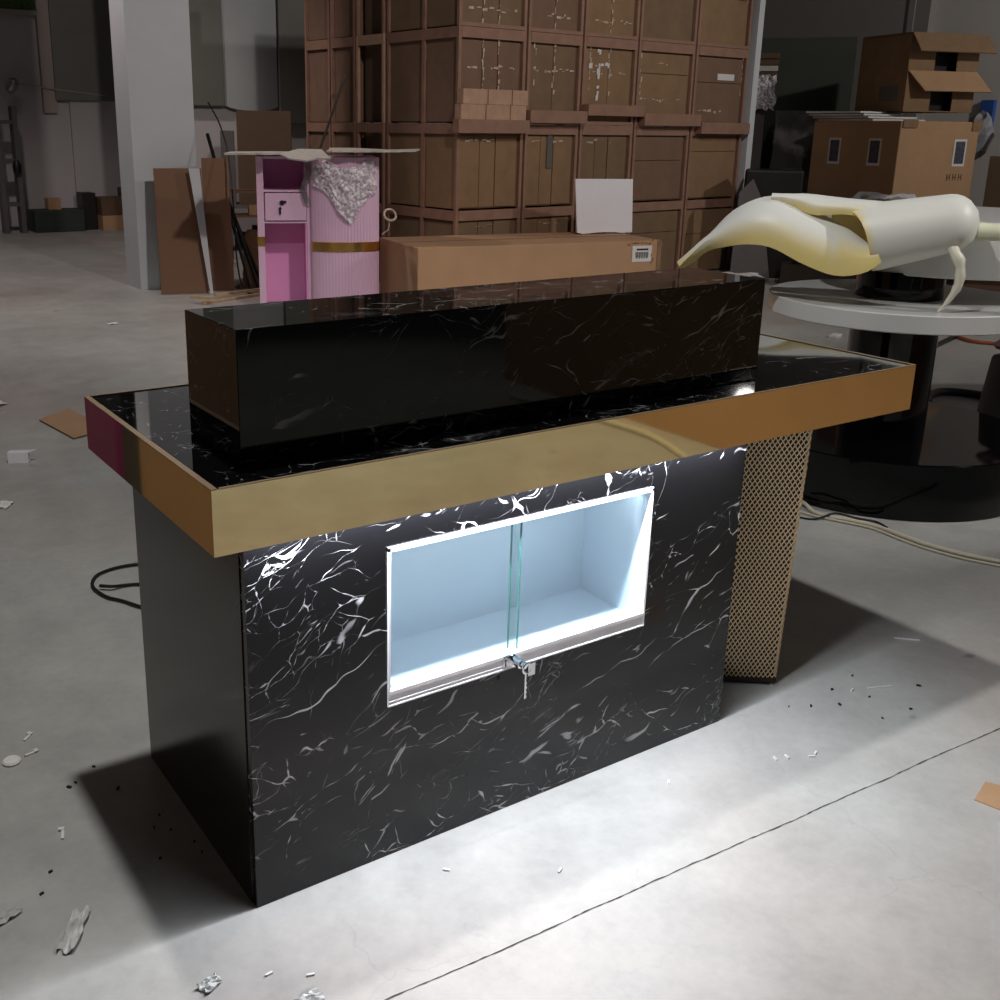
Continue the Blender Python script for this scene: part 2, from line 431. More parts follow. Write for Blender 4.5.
# saw-cut joints in the slab: rough thin ribbons with a broken edge
def joint(name, a, b, w, seed):
    rd = random.Random(seed); m = MB(); n = int((Vector(b)-Vector(a)).length/0.012)
    A = Vector((*a,0)); B = Vector((*b,0)); d = (B-A).normalized(); q = Vector((-d.y, d.x, 0)); P = []; off = 0
    for i in range(n+1):
        off = off*0.9 + rd.uniform(-0.0009, 0.0009); p = A.lerp(B, i/n)
        ww = w*(0.4+rd.random()*0.9)
        P.append([p + q*(off-ww) + Vector((0,0,0.0006)), p + q*(off+ww) + Vector((0,0,0.0006))])
    m.grid(P, 0.0); o = m.build(name, M['joint']); o['kind'] = 'structure'; return o
joint('trim_1', (-0.6, -0.285), (3.6, -0.47), 0.0016, 1)
# partition behind the pillar, with its dull steel shutter and the hanging sheet
m = MB(); m.box(3.62, 6.2, 10.4, 10.55, 0, 5); struct('wall_middle', m, M['wall_light'])

def box_thing(name, loc, size, rz, mt, label, cat, group=None, bevel=0.004):
    m = MB(); m.M = Matrix.Translation(loc) @ Matrix.Rotation(rz,4,'Z')
    m.box(-size[0]/2, size[0]/2, -size[1]/2, size[1]/2, 0, size[2])
    o = m.build(name, mt, bevel=bevel); return tag(o, label, cat, group)

# ------------------------------------------------------------------ reception counter (main subject)
BW, BD, ZB, ZT = 1.245, 0.588, 0.762, 0.873
SX0, SX1, SY0, SY1 = -0.089, 1.711, -0.097, 0.588
UB = (0.0, 1.249, -0.004, 0.222, 1.098)
NX0, NX1, NZ0, NZ1 = 0.284, 0.952, 0.338, 0.666
rc = thing('reception_counter', (0.62, 0.30, 0), 0, 'black marble reception counter with gold edged worktop, raised black box and lit white niche', 'reception counter')
# front panel around the niche opening
m = MB()
m.box(0, NX0, 0, 0.018, 0, ZB); m.box(NX1, BW, 0, 0.018, 0, ZB)
m.box(NX0, NX1, 0, 0.018, 0, NZ0); m.box(NX0, NX1, 0, 0.018, NZ1, ZB)
m.build('front_panel', M['marble'], rc)
m = MB(); m.box(-0.002, 0.016, 0.0185, BD, 0, ZB); m.build('side_panel', M['marble_side'], rc)
m = MB(); m.box(BW-0.018, BW, 0.0185, BD, 0, ZB); m.build('side_panel', M['marble_side'], rc)
m = MB(); m.box(0.016, BW-0.018, BD-0.018, BD, 0, ZB); m.build('back_panel', M['dark'], rc)
# worktop: black slab inside a mirror gold fascia
m = MB(); m.box(SX0+0.013, SX1-0.008, SY0+0.006, SY1-0.006, ZB+0.004, ZT-0.0015)
top = m.build('worktop', M['marble_top'], rc)
m = MB()
m.box(SX0, SX1, SY0, SY0+0.005, ZB, ZT); m.box(SX0, SX1, SY1-0.005, SY1, ZB, ZT)
m.box(SX0, SX0+0.005, SY0+0.005, SY1-0.005, ZB, ZT); m.box(SX1-0.005, SX1, SY0+0.005, SY1-0.005, ZB, ZT)
fa = m.build('gold_fascia', M['gold'], rc); fa['label'] = 'mirror polished gold fascia band'
m = MB()
m.box(SX0-0.0006, SX0+0.010, SY0, SY1, ZT-0.001, ZT+0.0006)
m.box(SX0+0.013, SX1, SY0-0.0006, SY0+0.0055, ZT-0.001, ZT+0.0006)
m.box(SX1-0.008, SX1+0.0006, SY0+0.0055, SY1, ZT-0.001, ZT+0.0006)
m.box(SX0+0.013, SX1-0.008, SY1-0.006, SY1+0.0006, ZT-0.001, ZT+0.0006)
m.build('edge_strip', M['gold_rim'], rc)
m = MB(); m.box(UB[0], UB[1], UB[2], UB[3], ZT, UB[4]); m.build('raised_box', M['marble_top'], rc, 0.0012)
# white niche
ND = 0.205
m = MB()
m.box(NX0, NX1, ND, ND+0.006, NZ0, NZ1)
m.box(NX0, NX0+0.005, -0.002, ND, NZ0, NZ1); m.box(NX1-0.005, NX1, -0.002, ND, NZ0, NZ1)
m.box(NX0, NX1, -0.002, ND, NZ1-0.010, NZ1); m.box(NX0, NX1, 0.02, ND, NZ0, NZ0+0.012)
ni = m.build('niche_lining', M['white'], rc)
m = MB()   # aluminium double track
m.box(NX0, NX1, -0.006, 0.0, NZ0, NZ0+0.004); m.box(NX0, NX1, -0.004, 0.024, NZ0+0.004, NZ0+0.030)
m.box(NX0, NX1, -0.006, -0.003, NZ0+0.026, NZ0+0.034); m.box(NX0, NX1, 0.012, 0.015, NZ0+0.03, NZ0+0.036)
m.box(NX0, NX0+0.30, -0.0055, -0.003, NZ0+0.010, NZ0+0.012)
m.build('sliding_track', M['alu'], ni, 0.0008)
m = MB(); m.box(NX0-0.001, NX0+0.004, -0.005, -0.001, NZ0, NZ1); m.box(NX1-0.004, NX1+0.001, -0.005, -0.001, NZ0, NZ1)
m.box(NX0-0.001, NX1+0.001, -0.005, -0.001, NZ1-0.008, NZ1+0.001)
m.build('white_frame', M['white_trim'], ni)
for (x0, x1, y) in ((NX0+0.005, 0.600, 0.004), (0.586, NX1-0.005, 0.017)):
    m = MB(); m.box(x0, x1, y, y+0.0035, NZ0+0.034, NZ1-0.010)
    g = m.build('glass_door', M['glass'], rc)
    xe = x1 if x0 < 0.4 else x0
    m = MB(); m.box(xe-0.0008, xe+0.0008, y-0.0003, y+0.004, NZ0+0.034, NZ1-0.010)
    m.build('polished_edge', M['glass_edge'], g)
# showcase lock with its key
m = MB(); lx, lz = 0.590, NZ0+0.022
m.box(lx-0.035, lx-0.006, -0.012, -0.005, lz-0.012, lz+0.012)
m.tube([(lx-0.008,-0.008,lz),(lx-0.004,-0.030,lz-0.004)], 0.0105, 16)
m.tube([(lx-0.002,-0.030,lz-0.004),(lx,-0.038,lz-0.005)], 0.008, 16)
lk = m.build('showcase_lock', M['chrome'], rc, 0.0008)
m = MB()
cx, cz = lx-0.002, lz-0.006
m.tube([(cx+0.011*math.cos(t), -0.045, cz+0.011*math.sin(t)) for t in [2*math.pi*k/20 for k in range(20)]], 0.0028, 8, True)
m.box(cx+0.002, cx+0.020, -0.047, -0.044, cz-0.018, cz+0.008)
m.box(cx-0.006, cx-0.002, -0.047, -0.0445, cz-0.068, cz-0.010)
for k in range(4): m.box(cx-0.002, cx, -0.047, -0.0445, cz-0.066+k*0.010, cz-0.061+k*0.010)
m.build('key', M['chrome'], lk)
# LED strips
m = MB(); m.box(0.01, BW-0.02, -0.034, -0.026, ZB-0.002, ZB+0.003); m.build('led_strip', M['led'], rc)
m = MB(); m.box(NX0+0.01, NX1-0.01, 0.030, 0.036, NZ1-0.013, NZ1-0.0102); m.build('led_strip', M['led'], rc)
def area(name, loc, sx, sy, w, colr, rot, parent=None):
    l = bpy.data.lights.new(name, 'AREA'); l.shape = 'RECTANGLE'; l.size = sx; l.size_y = sy; l.energy = w; l.color = colr
    o = bpy.data.objects.new(name, l); col.objects.link(o); o.rotation_euler = rot
    if parent: o.parent = parent; o.location = Vector(loc) - parent.location
    else: o.location = loc
    return o
area('led_light', (BW/2-0.005, -0.030, ZB-0.004), BW-0.03, 0.006, LED_W, (0.90,0.93,1.0), (0,0,0), rc)
area('niche_light', ((NX0+NX1)/2, 0.033, NZ1-0.0145), NX1-NX0-0.03, 0.006, NICHE_W, (0.84,0.92,1.0), (R(25),0,0), rc)
# expanded-metal column carrying the right end
A = Vector((1.253, 0.236)); B = Vector((1.512, 0.047)); u = (B-A).normalized(); v = Vector((-u.y, u.x)); Lf = (B-A).length
rad = 0.007; DEP = 0.24
path = []   # polyline around the column: back-left, front-left, front-right (rounded), back-right
path.append(A + v*DEP); path.append(A)
ce = B - u*rad + v*rad
for k in range(7):
    t = -math.pi/2 + (math.pi/2)*k/6
    path.append(ce + u*math.cos(t)*rad + v*math.sin(t)*rad)
path.append(B + v*DEP)
cum = [0]
for i in range(1, len(path)): cum.append(cum[-1] + (path[i]-path[i-1]).length)
def at(s):
    s = max(0, min(cum[-1], s))
    for i in range(1, len(path)):
        if s <= cum[i] + 1e-9:
            f = (s-cum[i-1])/max(1e-9, cum[i]-cum[i-1]); return path[i-1].lerp(path[i], f)
    return path[-1]
def nrm(s):
    a = at(s-0.0005); b_ = at(s+0.0005); d = (b_-a).normalized(); return Vector((d.y, -d.x))
def lean(m_):      # the column widens a little towards the worktop
    for q_ in m_.v:
        f = max(0.0, min(1.05, (Vector((q_.x, q_.y))-A).dot(u)/Lf))
        q_.x += u.x*0.022*f*q_.z/ZB; q_.y += u.y*0.022*f*q_.z/ZB
    return m_
m = MB(); px, pz = 0.0118, 0.0186; nu = int(cum[-1]/px); nz = int((ZB-0.026)/pz); pz = (ZB-0.026)/nz
for i in range(nu):
    for j in range(nz):
        for (a, b_) in (((i, j+0.5), (i+0.5, j)), ((i+0.5, j), (i+1, j+0.5)), ((i, j+0.5), (i+0.5, j+1)), ((i+0.5, j+1), (i+1, j+0.5))):
            p0, p1 = at(a[0]*px), at(b_[0]*px); n = nrm((a[0]+b_[0])/2*px); w = 0.00105
            z0, z1 = 0.02+a[1]*pz, 0.02+b_[1]*pz
            d = Vector((p1.x-p0.x, p1.y-p0.y, z1-z0)).normalized(); n3 = Vector((n.x, n.y, 0.0)); q = d.cross(n3)*w; n3 = n3*0.0012
            P0 = Vector((p0.x, p0.y, z0)); P1 = Vector((p1.x, p1.y, z1))
            m.add([P0-q+n3, P0+q+n3, P1+q+n3, P1-q+n3, P0-q-n3, P0+q-n3, P1+q-n3, P1-q-n3], [(0,1,2,3),(0,3,7,4),(1,5,6,2)])
mc = lean(m).build('mesh_column', M['mesh'], rc); mc['label'] = 'champagne gold expanded metal mesh'
for z0, z1 in ((0.006, 0.020), (ZB-0.008, ZB)):
    m = MB()
    for i in range(1, len(path)):
        p0, p1 = path[i-1], path[i]; n = Vector(((p1-p0).y, -(p1-p0).x)).normalized()*0.002; e = n*-3
        m.add([(p0.x+n.x,p0.y+n.y,z0),(p1.x+n.x,p1.y+n.y,z0),(p1.x+e.x,p1.y+e.y,z0),(p0.x+e.x,p0.y+e.y,z0),
               (p0.x+n.x,p0.y+n.y,z1),(p1.x+n.x,p1.y+n.y,z1),(p1.x+e.x,p1.y+e.y,z1),(p0.x+e.x,p0.y+e.y,z1)],
              [(0,3,2,1),(4,5,6,7),(0,1,5,4),(1,2,6,5),(2,3,7,6),(3,0,4,7)])
    lean(m).build('column_rim', M['bronze'], mc)
m = MB(); q0 = A + v*0.010 + u*0.006; q1 = B + v*0.010 - u*0.005; q2 = B + v*(DEP-0.01) - u*0.005; q3 = A + v*(DEP-0.01) + u*0.012
m.prism([(q.x,q.y) for q in (q0,q1,q2,q3)], 0.012, ZB-0.002)
lean(m).build('column_core', M['dark'], mc)
m = MB(); fp = B - u*0.012 + v*0.008
m.lathe([(0.0,0),(0.008,0),(0.0095,0.004),(0.0085,0.009),(0,0.0095)], (fp.x, fp.y, 0.0), 16)
m.build('levelling_foot', M['gold_rim'], mc); m = MB(); fp = A + u*0.02 + v*0.01; m.lathe([(0.0,0),(0.008,0),(0.0095,0.004),(0.0085,0.009),(0,0.0095)], (fp.x, fp.y, 0.0), 16)
m.build('levelling_foot', M['gold_rim'], mc)

# ------------------------------------------------------------------ lamps (outside the frame: overhead and far front-right inferred, the rest added as fill)
def lamp(name, loc, w, rad_, colr, label, spot=None):
    t = thing(name, loc, 0, label, 'lamp')
    m = lmb(t); m.lathe([(0.03,0.28),(0.05,0.26),(0.06,0.16),(rad_+0.10,0.06),(rad_+0.115,0.0),(rad_+0.105,0.0),(rad_+0.09,0.05),(0.04,0.14)], (0,0,0.02), 32)
    m.build('lamp_shade', M['steel'], t)
    m = lmb(t); m.tube([(0,0,0.28),(0,0,1.2)], 0.006, 6); m.build('hanging_cord', M['rubber'], t)
    m = lmb(t); m.lathe([(0.0,0.05),(rad_*0.8,0.05),(rad_*0.8,0.035),(0,0.03)], (0,0,0.0), 24)
    m.build('lamp_lens', lamp_mat(name+'_lens', (255,250,245), 6), t)
    l = bpy.data.lights.new(name+'_light', 'SPOT' if spot else 'POINT'); l.energy = w; l.shadow_soft_size = rad_; l.color = colr
    o = bpy.data.objects.new(name+'_light', l); col.objects.link(o); o.parent = t; o.location = (0,0,-0.06-rad_*0.6)
    if spot:
        l.spot_size = R(spot[1]); l.spot_blend = spot[2]
        d = Vector(spot[0]) - Vector(loc); o.rotation_euler = d.to_track_quat('-Z', 'Y').to_euler()
    return t
lamp('unseen_lamp', (0.23, 0.50, 4.05), OVERHEAD_W, 0.07, (1.0, 0.99, 0.96), 'round steel pendant lamp hanging above the black counter', ((0.23, 0.50, 0), 134, 0.25))
lamp('unseen_lamp', (7.6, -5.3, 3.0), FLOOD_W, 0.10, (1.0, 0.96, 0.92), 'bright steel pendant lamp far out to the front right')
lamp('unseen_lamp', (1.6, -4.2, 4.2), FRONT_W, 0.12, (0.97, 1.0, 0.95), 'added unseen fill lamp over the floor behind the camera', ((1.9, -3.0, 0), 62, 0.6))
lamp('unseen_lamp', (2.6, -0.5, 5.4), CRATE_W, 0.14, (1.0, 0.90, 0.86), 'added unseen fill lamp shining towards the stacked crates', ((4.4, 7.6, 1.0), 64, 0.5))
lamp('unseen_lamp', (9.6, -0.6, 4.6), SIDE_W, 0.10, (1.0, 0.95, 0.90), 'added unseen fill lamp in front of the tall cartons at the right', ((9.6, 5.2, 1.4), 112, 0.5))
lamp('unseen_lamp', (4.7, -1.9, 3.7), STAND_W, 0.08, (1.0, 0.98, 0.95), 'added unseen fill lamp shining on the round display stand', ((3.45, 0.95, 0.9), 35, 0.6))
lamp('unseen_lamp', (1.2, 8.4, 5.0), BACK_W, 0.15, (1.0, 0.86, 0.82), 'added unseen fill lamp over the open floor at the back', ((1.4, 8.8, 0), 118, 0.5))

# ------------------------------------------------------------------ round display stand with the foam banana
DC = (3.26, 0.98)
ds = thing('display_stand', (DC[0], DC[1], 0), 0, 'round display stand with white tier, black glossy column and wide black base', 'display stand')
m = lmb(ds); m.lathe([(0,0),(0.575,0),(0.581,0.004),(0.581,0.218),(0.576,0.223),(0,0.223)], (0.075,0.05,0), 96); m.build('base', M['black_gloss'], ds)
m = lmb(ds); m.lathe([(0.167,0.223),(0.167,0.712)], (0,0,0), 64); m.build('column', M['black_gloss'], ds)
m = lmb(ds); m.lathe([(0,0.712),(0.490,0.712),(0.495,0.716),(0.495,0.778),(0.491,0.782),(0,0.782)], (0,0,0), 128); m.build('lower_tier', M['table_white'], ds)
m = lmb(ds); m.lathe([(0.165,0.782),(0.165,0.892)], (0,0,0), 64); m.build('collar', M['black_gloss'], ds)
m = lmb(ds); m.lathe([(0,0.882),(0.515,0.882),(0.52,0.887),(0.52,1.090),(0.515,1.095),(0,1.095)], (0.365,0.05,0), 128); m.build('upper_tier', M['table_white'], ds)

def attach_yellow(o, vals):
    a = o.data.attributes.new('yellow', 'FLOAT', 'POINT')
    a.data.foreach_set('value', vals)
def resample(pts, n):
    pts = [Vector(p) for p in pts]; out = []; L = [0]
    for i in range(1, len(pts)): L.append(L[-1] + (pts[i]-pts[i-1]).length)
    for k in range(n):
        s_ = L[-1]*k/(n-1); i = 1
        while i < len(pts)-1 and L[i] < s_: i += 1
        f = (s_-L[i-1])/max(1e-9, L[i]-L[i-1])
        p0 = pts[max(i-2,0)]; p1 = pts[i-1]; p2 = pts[i]; p3 = pts[min(i+1, len(pts)-1)]
        f2, f3 = f*f, f*f*f
        out.append(0.5*((2*p1) + (p2-p0)*f + (2*p0-5*p1+4*p2-p3)*f2 + (-p0+3*p1-3*p2+p3)*f3))
    return out
ban = thing('foam_banana', (3.02, 0.80, 0.782), 0, 'giant white and pale yellow half-peeled banana sculpture on the round display stand', 'sculpture')
side = Vector((0.838, 0.545, 0)); upv = Vector((0, 0, 1))
C0 = Vector((2.950, 0.906, 1.037)); C1 = Vector((3.100, 0.675, 1.103)); ax = (C1-C0).normalized(); uv = (upv - ax*upv.dot(ax)).normalized(); sv = ax.cross(uv)
P = []; NA = 48; NL = 26
for i in range(NL):
    row = []
    for k in range(NA+1):
        t = 2*math.pi*k/NA
        back = max(0.0, 0.5+0.5*math.cos(t-0.9))     # the wall behind the opening reaches further left
        start = -0.02 - 0.13*back**2
        L0 = (C1-C0).length + 0.055
        s_ = start + (L0-start)*i/(NL-1)
        f = max(0.0, min(1.0, s_/(C1-C0).length))
        r_ = 0.117 - 0.023*f
        e = s_ - (C1-C0).length + 0.02
        if e > 0: r_ *= math.sqrt(max(0.02, 1-(e/0.078)**2))
        # the far side is +side, the near side is -side
        row.append(C0 + ax*s_ + uv*(r_*math.cos(t)) + side*(r_*math.sin(t)))
    P.append(row)
m = MB(); m.grid(P, -0.009)
o = m.build('banana_body', M['banana'], ban)
vals = [1.0]*(NL*(NA+1))
for i in range(NL):
    for k in range(NA+1): vals.append(1.0 if i == 0 else 0.4 if i == 1 else 0.05)
attach_yellow(o, vals)
def flap(name, topc, botc, bulge, thick, yel, n=30, c=10):
    T_ = resample(topc, n); B_ = resample(botc, n); P = []
    for i in range(n):
        row = []
        for j in range(c):
            t = j/(c-1); p = T_[i].lerp(B_[i], t)
            row.append(p - side*(bulge*math.sin(math.pi*t)) + upv*(bulge*0.5*math.sin(math.pi*t)))
        P.append(row)
    m = MB(); m.grid(P, thick); o = m.build(name, M['banana'], ban)
    attach_yellow(o, [1.0]*(n*c) + [yel(i/(n-1), j/(c-1)) for i in range(n) for j in range(c)])
    return o
flap('front_peel', [(2.560,1.500,0.880),(2.600,1.440,0.965),(2.625,1.406,1.012),(2.675,1.33,1.112),(2.743,1.224,1.163),(2.815,1.113,1.122),(2.881,1.012,1.066),(2.947,0.91,0.985)],
     [(2.552,1.497,0.875),(2.580,1.440,0.925),(2.600,1.395,0.962),(2.622,1.303,0.985),(2.640,1.222,0.996),(2.674,1.141,0.986),(2.730,1.04,0.933),(2.790,0.942,0.898),(2.845,0.862,0.913),(2.882,0.821,0.956)],
     0.035, 0.012, lambda a, b: max(0.0, min(1.0, (b-0.45)*2.6 + (0.35 if a > 0.8 else 0) + max(0.0, (0.16-a)*6) - (0.5-a)*0.4)))
flap('top_peel', [(2.742,1.228,1.166),(2.790,1.16,1.172),(2.83,1.11,1.172),(2.892,1.01,1.162),(2.96,0.90,1.155)],
     [(2.738,1.222,1.158),(2.775,1.13,1.136),(2.80,1.07,1.112),(2.85,0.98,1.118),(2.885,0.90,1.108)],
     0.02, 0.012, lambda a, b: max(0.0, (b-0.50)*2.6))
m = MB(); m.tube([(3.085,0.700,1.075),(3.128,0.625,1.072),(3.174,0.548,1.070),(3.24,0.45,1.066),(3.33,0.33,1.050),(3.40,0.24,1.035)], [0.055,0.036,0.027,0.026,0.027,0.022], 16)
m.build('banana_stem', M['stem'], ban)
for pts, rr in (([(3.055,0.67,1.03),(3.040,0.640,1.00),(3.044,0.615,0.957),(3.046,0.612,0.886),(3.030,0.636,0.82),(3.016,0.655,0.786)], [0.022,0.021,0.018,0.017,0.011,0.006]),
                ([(3.20,0.50,1.055),(3.165,0.50,0.995),(3.160,0.497,0.955),(3.166,0.49,0.88),(3.170,0.492,0.825),(3.172,0.505,0.788)], [0.018,0.024,0.022,0.012,0.009,0.016]),
                ([(2.93,0.86,0.935),(2.955,0.83,0.88),(2.96,0.82,0.83),(2.965,0.815,0.786)], [0.012,0.010,0.008,0.006])):
    if rr[0] == 0.012: continue
    m = MB(); m.tube(resample(pts, 18), [rr[min(len(rr)-1, int(i*len(rr)/18))]*(0.95+0.1*math.sin(i*1.7)) for i in range(18)], 10)
    m.build('cream_drip', M['drip'], ban)

def crumple(name, c, sx, sy, h, rz, mt, label, cat, seed, thick=0.0015, n=7, group=None, tilt=0.0):
    rd = random.Random(seed); P = []
    for i in range(n):
        row = []
        for j in range(n):
            x = (i/(n-1)-0.5)*sx*(1+rd.uniform(-.18,.18)); y = (j/(n-1)-0.5)*sy*(1+rd.uniform(-.18,.18))
            row.append((x, y, thick+0.0004+rd.random()*h))
        P.append(row)
    m = MB(); m.M = Matrix.Translation(c) @ Matrix.Rotation(rz,4,'Z') @ Matrix.Rotation(tilt,4,'X'); m.grid(P, thick, False)
    return tag(m.build(name, mt), label, cat, group)
crumple('crumpled_film', (3.03, 0.94, 1.163), 0.20, 0.07, 0.03, R(-57), M['film'], 'crumpled clear film lying on top of the banana sculpture', 'plastic film', 31, n=9)

# ------------------------------------------------------------------ crate wall
CR = Matrix.Translation((4.448, 5.898, 0)) @ Matrix.Rotation(R(4.5), 4, 'Z')
def cm(): q = MB(); q.M = CR.copy(); return q
cols = [0.02, 0.775, 1.44, 2.155, 2.97, 3.80]
tiers = [0.0, 0.745, 1.45, 2.20, 2.95]
colw = ['in the corner column', 'in the second column from the corner', 'in the middle column of the front', 'in the fourth column from the corner', 'in the column by the steel post']
tw = ['bottom', 'second', 'third', 'top']
planks = {0: (-0.02, 0.76, 1.372, 1.480), 1: (0.765, 1.45, 1.460, 1.565), 2: (1.46, 2.20, 1.530, 1.628), 3: (2.21, 3.02, 1.452, 1.562), 4: (3.04, 3.80, 1.382, 1.490)}
def tape_strip(m, x, z0, z1, y, rd, horiz=False, w=0.012):
    z = z0
    while z < z1:
        l = rd.uniform(0.015, 0.06); ww = w*rd.uniform(0.25, 1.2); off = rd.uniform(-0.012, 0.012)
        if rd.random() < 0.78:
            if horiz: vs = [(z, y, x+off-ww*.5), (z+l, y, x+off*1.4-ww*.5), (z+l*0.9, y-0.003, x+off+ww*.6), (z+0.004, y-0.002, x+off+ww*.5)]
            else: vs = [(x+off-ww*.5, y, z), (x+off+ww*.5, y, z+0.003), (x+off*1.4+ww*.6, y-0.003, z+l), (x+off-ww*.6, y-0.002, z+l*0.92)]
            b = [(a, c_+0.003, d) for a, c_, d in vs]
            m.add(vs+b, [(0,1,2,3),(7,6,5,4),(0,4,5,1),(1,5,6,2),(2,6,7,3),(3,7,4,0)])
        z += l*rd.uniform(0.8, 1.6)
def crate(ci, ti):
    s0, s1 = cols[ci]+0.012, cols[ci+1]-0.012; z0, z1 = tiers[ti]+0.001, tiers[ti+1]-0.001; d = 1.0
    rd = random.Random(ci*10+ti+5)
    extra = {(0,1): 'below the pale timber strips', (0,2): 'with bright vertical tape', (2,2): 'with crossed white tape', (4,2): 'with white label', (3,2): 'with taped lower flap'}.get((ci,ti), '')
    base = CR @ Vector(((s0+s1)/2, d/2, z0))
    t = thing('shipping_crate', base, R(4.5), ('framed cardboard crate, %s tier %s %s' % (tw[ti], colw[ci], extra)).strip(), 'crate', 'wood-framed cardboard crates in the stacked wall')
    mc_ = M['card_red'] if (ci*3+ti) % 4 == 2 else M['card_dim'] if (ci+ti) % 3 == 0 else M['card']
    # the carton inside the frame
    q = cm(); q.box(s0+0.022, s1-0.022, 0.035, d-0.02, z0+0.01, z1-0.01); body = q.build('carton', mc_, t)
    # its flaps, shown as raised panels with gaps between
    nb = {0: [0.0,0.35,0.62,1.0], 1: [0.0,0.5,1.0], 2: [0.0,0.5,1.0], 3: [0.0,1.0], 4: [0.0,1.0]}[ci]
    if ti < 2 and ci in (1, 2): nb = [0.0,0.3,0.58,1.0]
    q = cm(); zt0, zt1 = z0+0.02, z1-0.10
    for k in range(len(nb)-1):
        a = s0+0.045+(s1-s0-0.09)*nb[k]; b_ = s0+0.045+(s1-s0-0.09)*nb[k+1]-0.010
        if ci in (3, 4):
            zc = zt0+(zt1-zt0)*rd.uniform(0.55, 0.8)
            q.box(a, b_, 0.024, 0.036, zt0, zc-0.006); q.box(a, b_, 0.021, 0.036, zc, zt1)
        else: q.box(a, b_, 0.022+0.004*(k % 2), 0.036, zt0, zt1)
    q.build('flap', mc_, body)
    # timber frame: posts and rails, front and both sides
    q = cm(); pw = 0.030
    for a in (s0, s1-pw):
        for b_ in (0.0, d-pw): q.box(a, a+pw, b_, b_+pw, z0, z1)
        if ci == 0: q.box(a, a+pw, 0.455, 0.49, z0, z1)
    q.box(s0+pw, s1-pw, -0.004, 0.018, z1-0.085, z1-0.002); q.box(s0+pw, s1-pw, d-0.03, d-0.002, z1-0.085, z1-0.002)
    if ti != 1 and ti != 0: q.box(s0+pw, s1-pw, 0.0, 0.018, z0, z0+0.03)
    for a in (s0, s1-0.020):
        q.box(a, a+0.02, pw, 0.455, z1-0.085, z1-0.002); q.box(a, a+0.02, 0.49, d-pw, z1-0.085, z1-0.002)
    q.build('timber_frame', M['wood'], t)
    if ti == 1:
        p0, p1, a, b_ = planks[ci]; q = cm(); q.box(p0, p1, -0.085, -0.006, a, b_); q.build('front_plank', M['wood'], t, 0.003)
    # parcel tape
    q = cm(); any_ = False
    if ti >= 2:
        if ci < 3:
            for k in range(1, len(nb)-1):
                tape_strip(q, s0+0.045+(s1-s0-0.09)*nb[k], z0+0.25 if ti == 2 else z0+0.02, z1-0.10, 0.018, rd, False, 0.016); any_ = True
            if ci > 0: tape_strip(q, s0+0.10, z0+0.3, z1-0.1, 0.018, rd, False, 0.012)
            tape_strip(q, z1-0.30 if ti == 2 else z0+0.14, s0+0.08, s1-0.12, 0.018, rd, True, 0.018)
        elif ci == 3:
            if ti == 2:
                tape_strip(q, s0+0.06, z0+0.25, z1-0.1, 0.018, rd, False, 0.014); tape_strip(q, z0+0.24, s0+0.06, s1-0.12, 0.018, rd, True, 0.018)
            tape_strip(q, z1-0.19, s0+0.25, s0+0.42, 0.016, rd, True, 0.018); any_ = True
        else:
            tape_strip(q, s1-0.06, z0+0.3, z1-0.1, 0.018, rd, False, 0.014)
            if ti == 2: tape_strip(q, z0+0.15, s0+0.10, s0+0.45, 0.016, rd, True, 0.02)
            any_ = True
    elif ci < 3:
        tape_strip(q, z1-0.14, s0+0.1, s0+0.45, 0.018, rd, True, 0.014); any_ = True
    if any_: q.build('parcel_tape', M['tape'], t)
    if (ci, ti) == (2, 2):
        q = cm(); tape_strip(q, 1.965, s0+0.08, s0+0.33, 0.014, random.Random(8), True, 0.035); tape_strip(q, s0+0.20, 1.66, 2.08, 0.012, random.Random(6), False, 0.026); tape_strip(q, s0+0.21, 1.85, 2.08, 0.010, random.Random(16), False, 0.03); q.build('torn_tape', M['paper'], t)
    if (ci, ti) == (4, 2):
        q = cm(); q.box(s0+0.36, s0+0.62, 0.012, 0.018, 1.895, 1.955); q.build('white_label', M['paper'], t)
    if (ci, ti) == (1, 1):
        q = cm(); q.box(s0+0.28, s0+0.34, 0.012, 0.018, 1.08, 1.36); q.build('blue_grey_tape', M['grey_dust'], t)
for ti in range(4):
    for ci in range(5): crate(ci, ti)
# crates set back along the left-hand side of the stack
sb = [1.02, 1.475, 1.90, 2.36]
sw = ['dark wrapped crate directly behind the corner stack', 'crate second behind the corner stack', 'crate at the far left end of the stack']
for k in range(3):
    for ti in range(4):
        t0, t1 = sb[k]+0.01, sb[k+1]-0.01; z0, z1 = tiers[ti]+0.001, tiers[ti+1]-0.001; x0 = 0.02; x1 = 0.8
        base = CR @ Vector(((x0+x1)/2, (t0+t1)/2, z0))
        t = thing('shipping_crate', base, R(4.5), 'tall narrow cardboard %s, %s tier' % (sw[k], tw[ti]), 'crate', 'narrow crates along the left side of the stack')
        ins = 0.09 if k == 0 else 0.03
        q = cm(); q.box(x0+ins, x1, t0+0.02, t1-0.02, z0+0.005, z1-0.005); q.build('carton', M['card_dark'] if k == 0 else M['card_red'], t)
        q = cm()
        for b_ in (t0, t1-0.028): q.box(x0, x0+0.03, b_, b_+0.028, z0, z1); q.box(x1-0.03, x1, b_, b_+0.028, z0, z1)
        q.box(x0+0.002, x0+0.02, t0+0.028, t1-0.028, z1-0.085, z1-0.002)
        q.box(x0+0.03, x1-0.03, t1-0.02, t1, z1-0.08, z1-0.002); q.box(x0+0.03, x1-0.03, t0, t0+0.02, z1-0.08, z1-0.002)
        q.build('timber_frame', M['wood_pale'] if (k == 0 and ti == 2) else M['wood'], t)
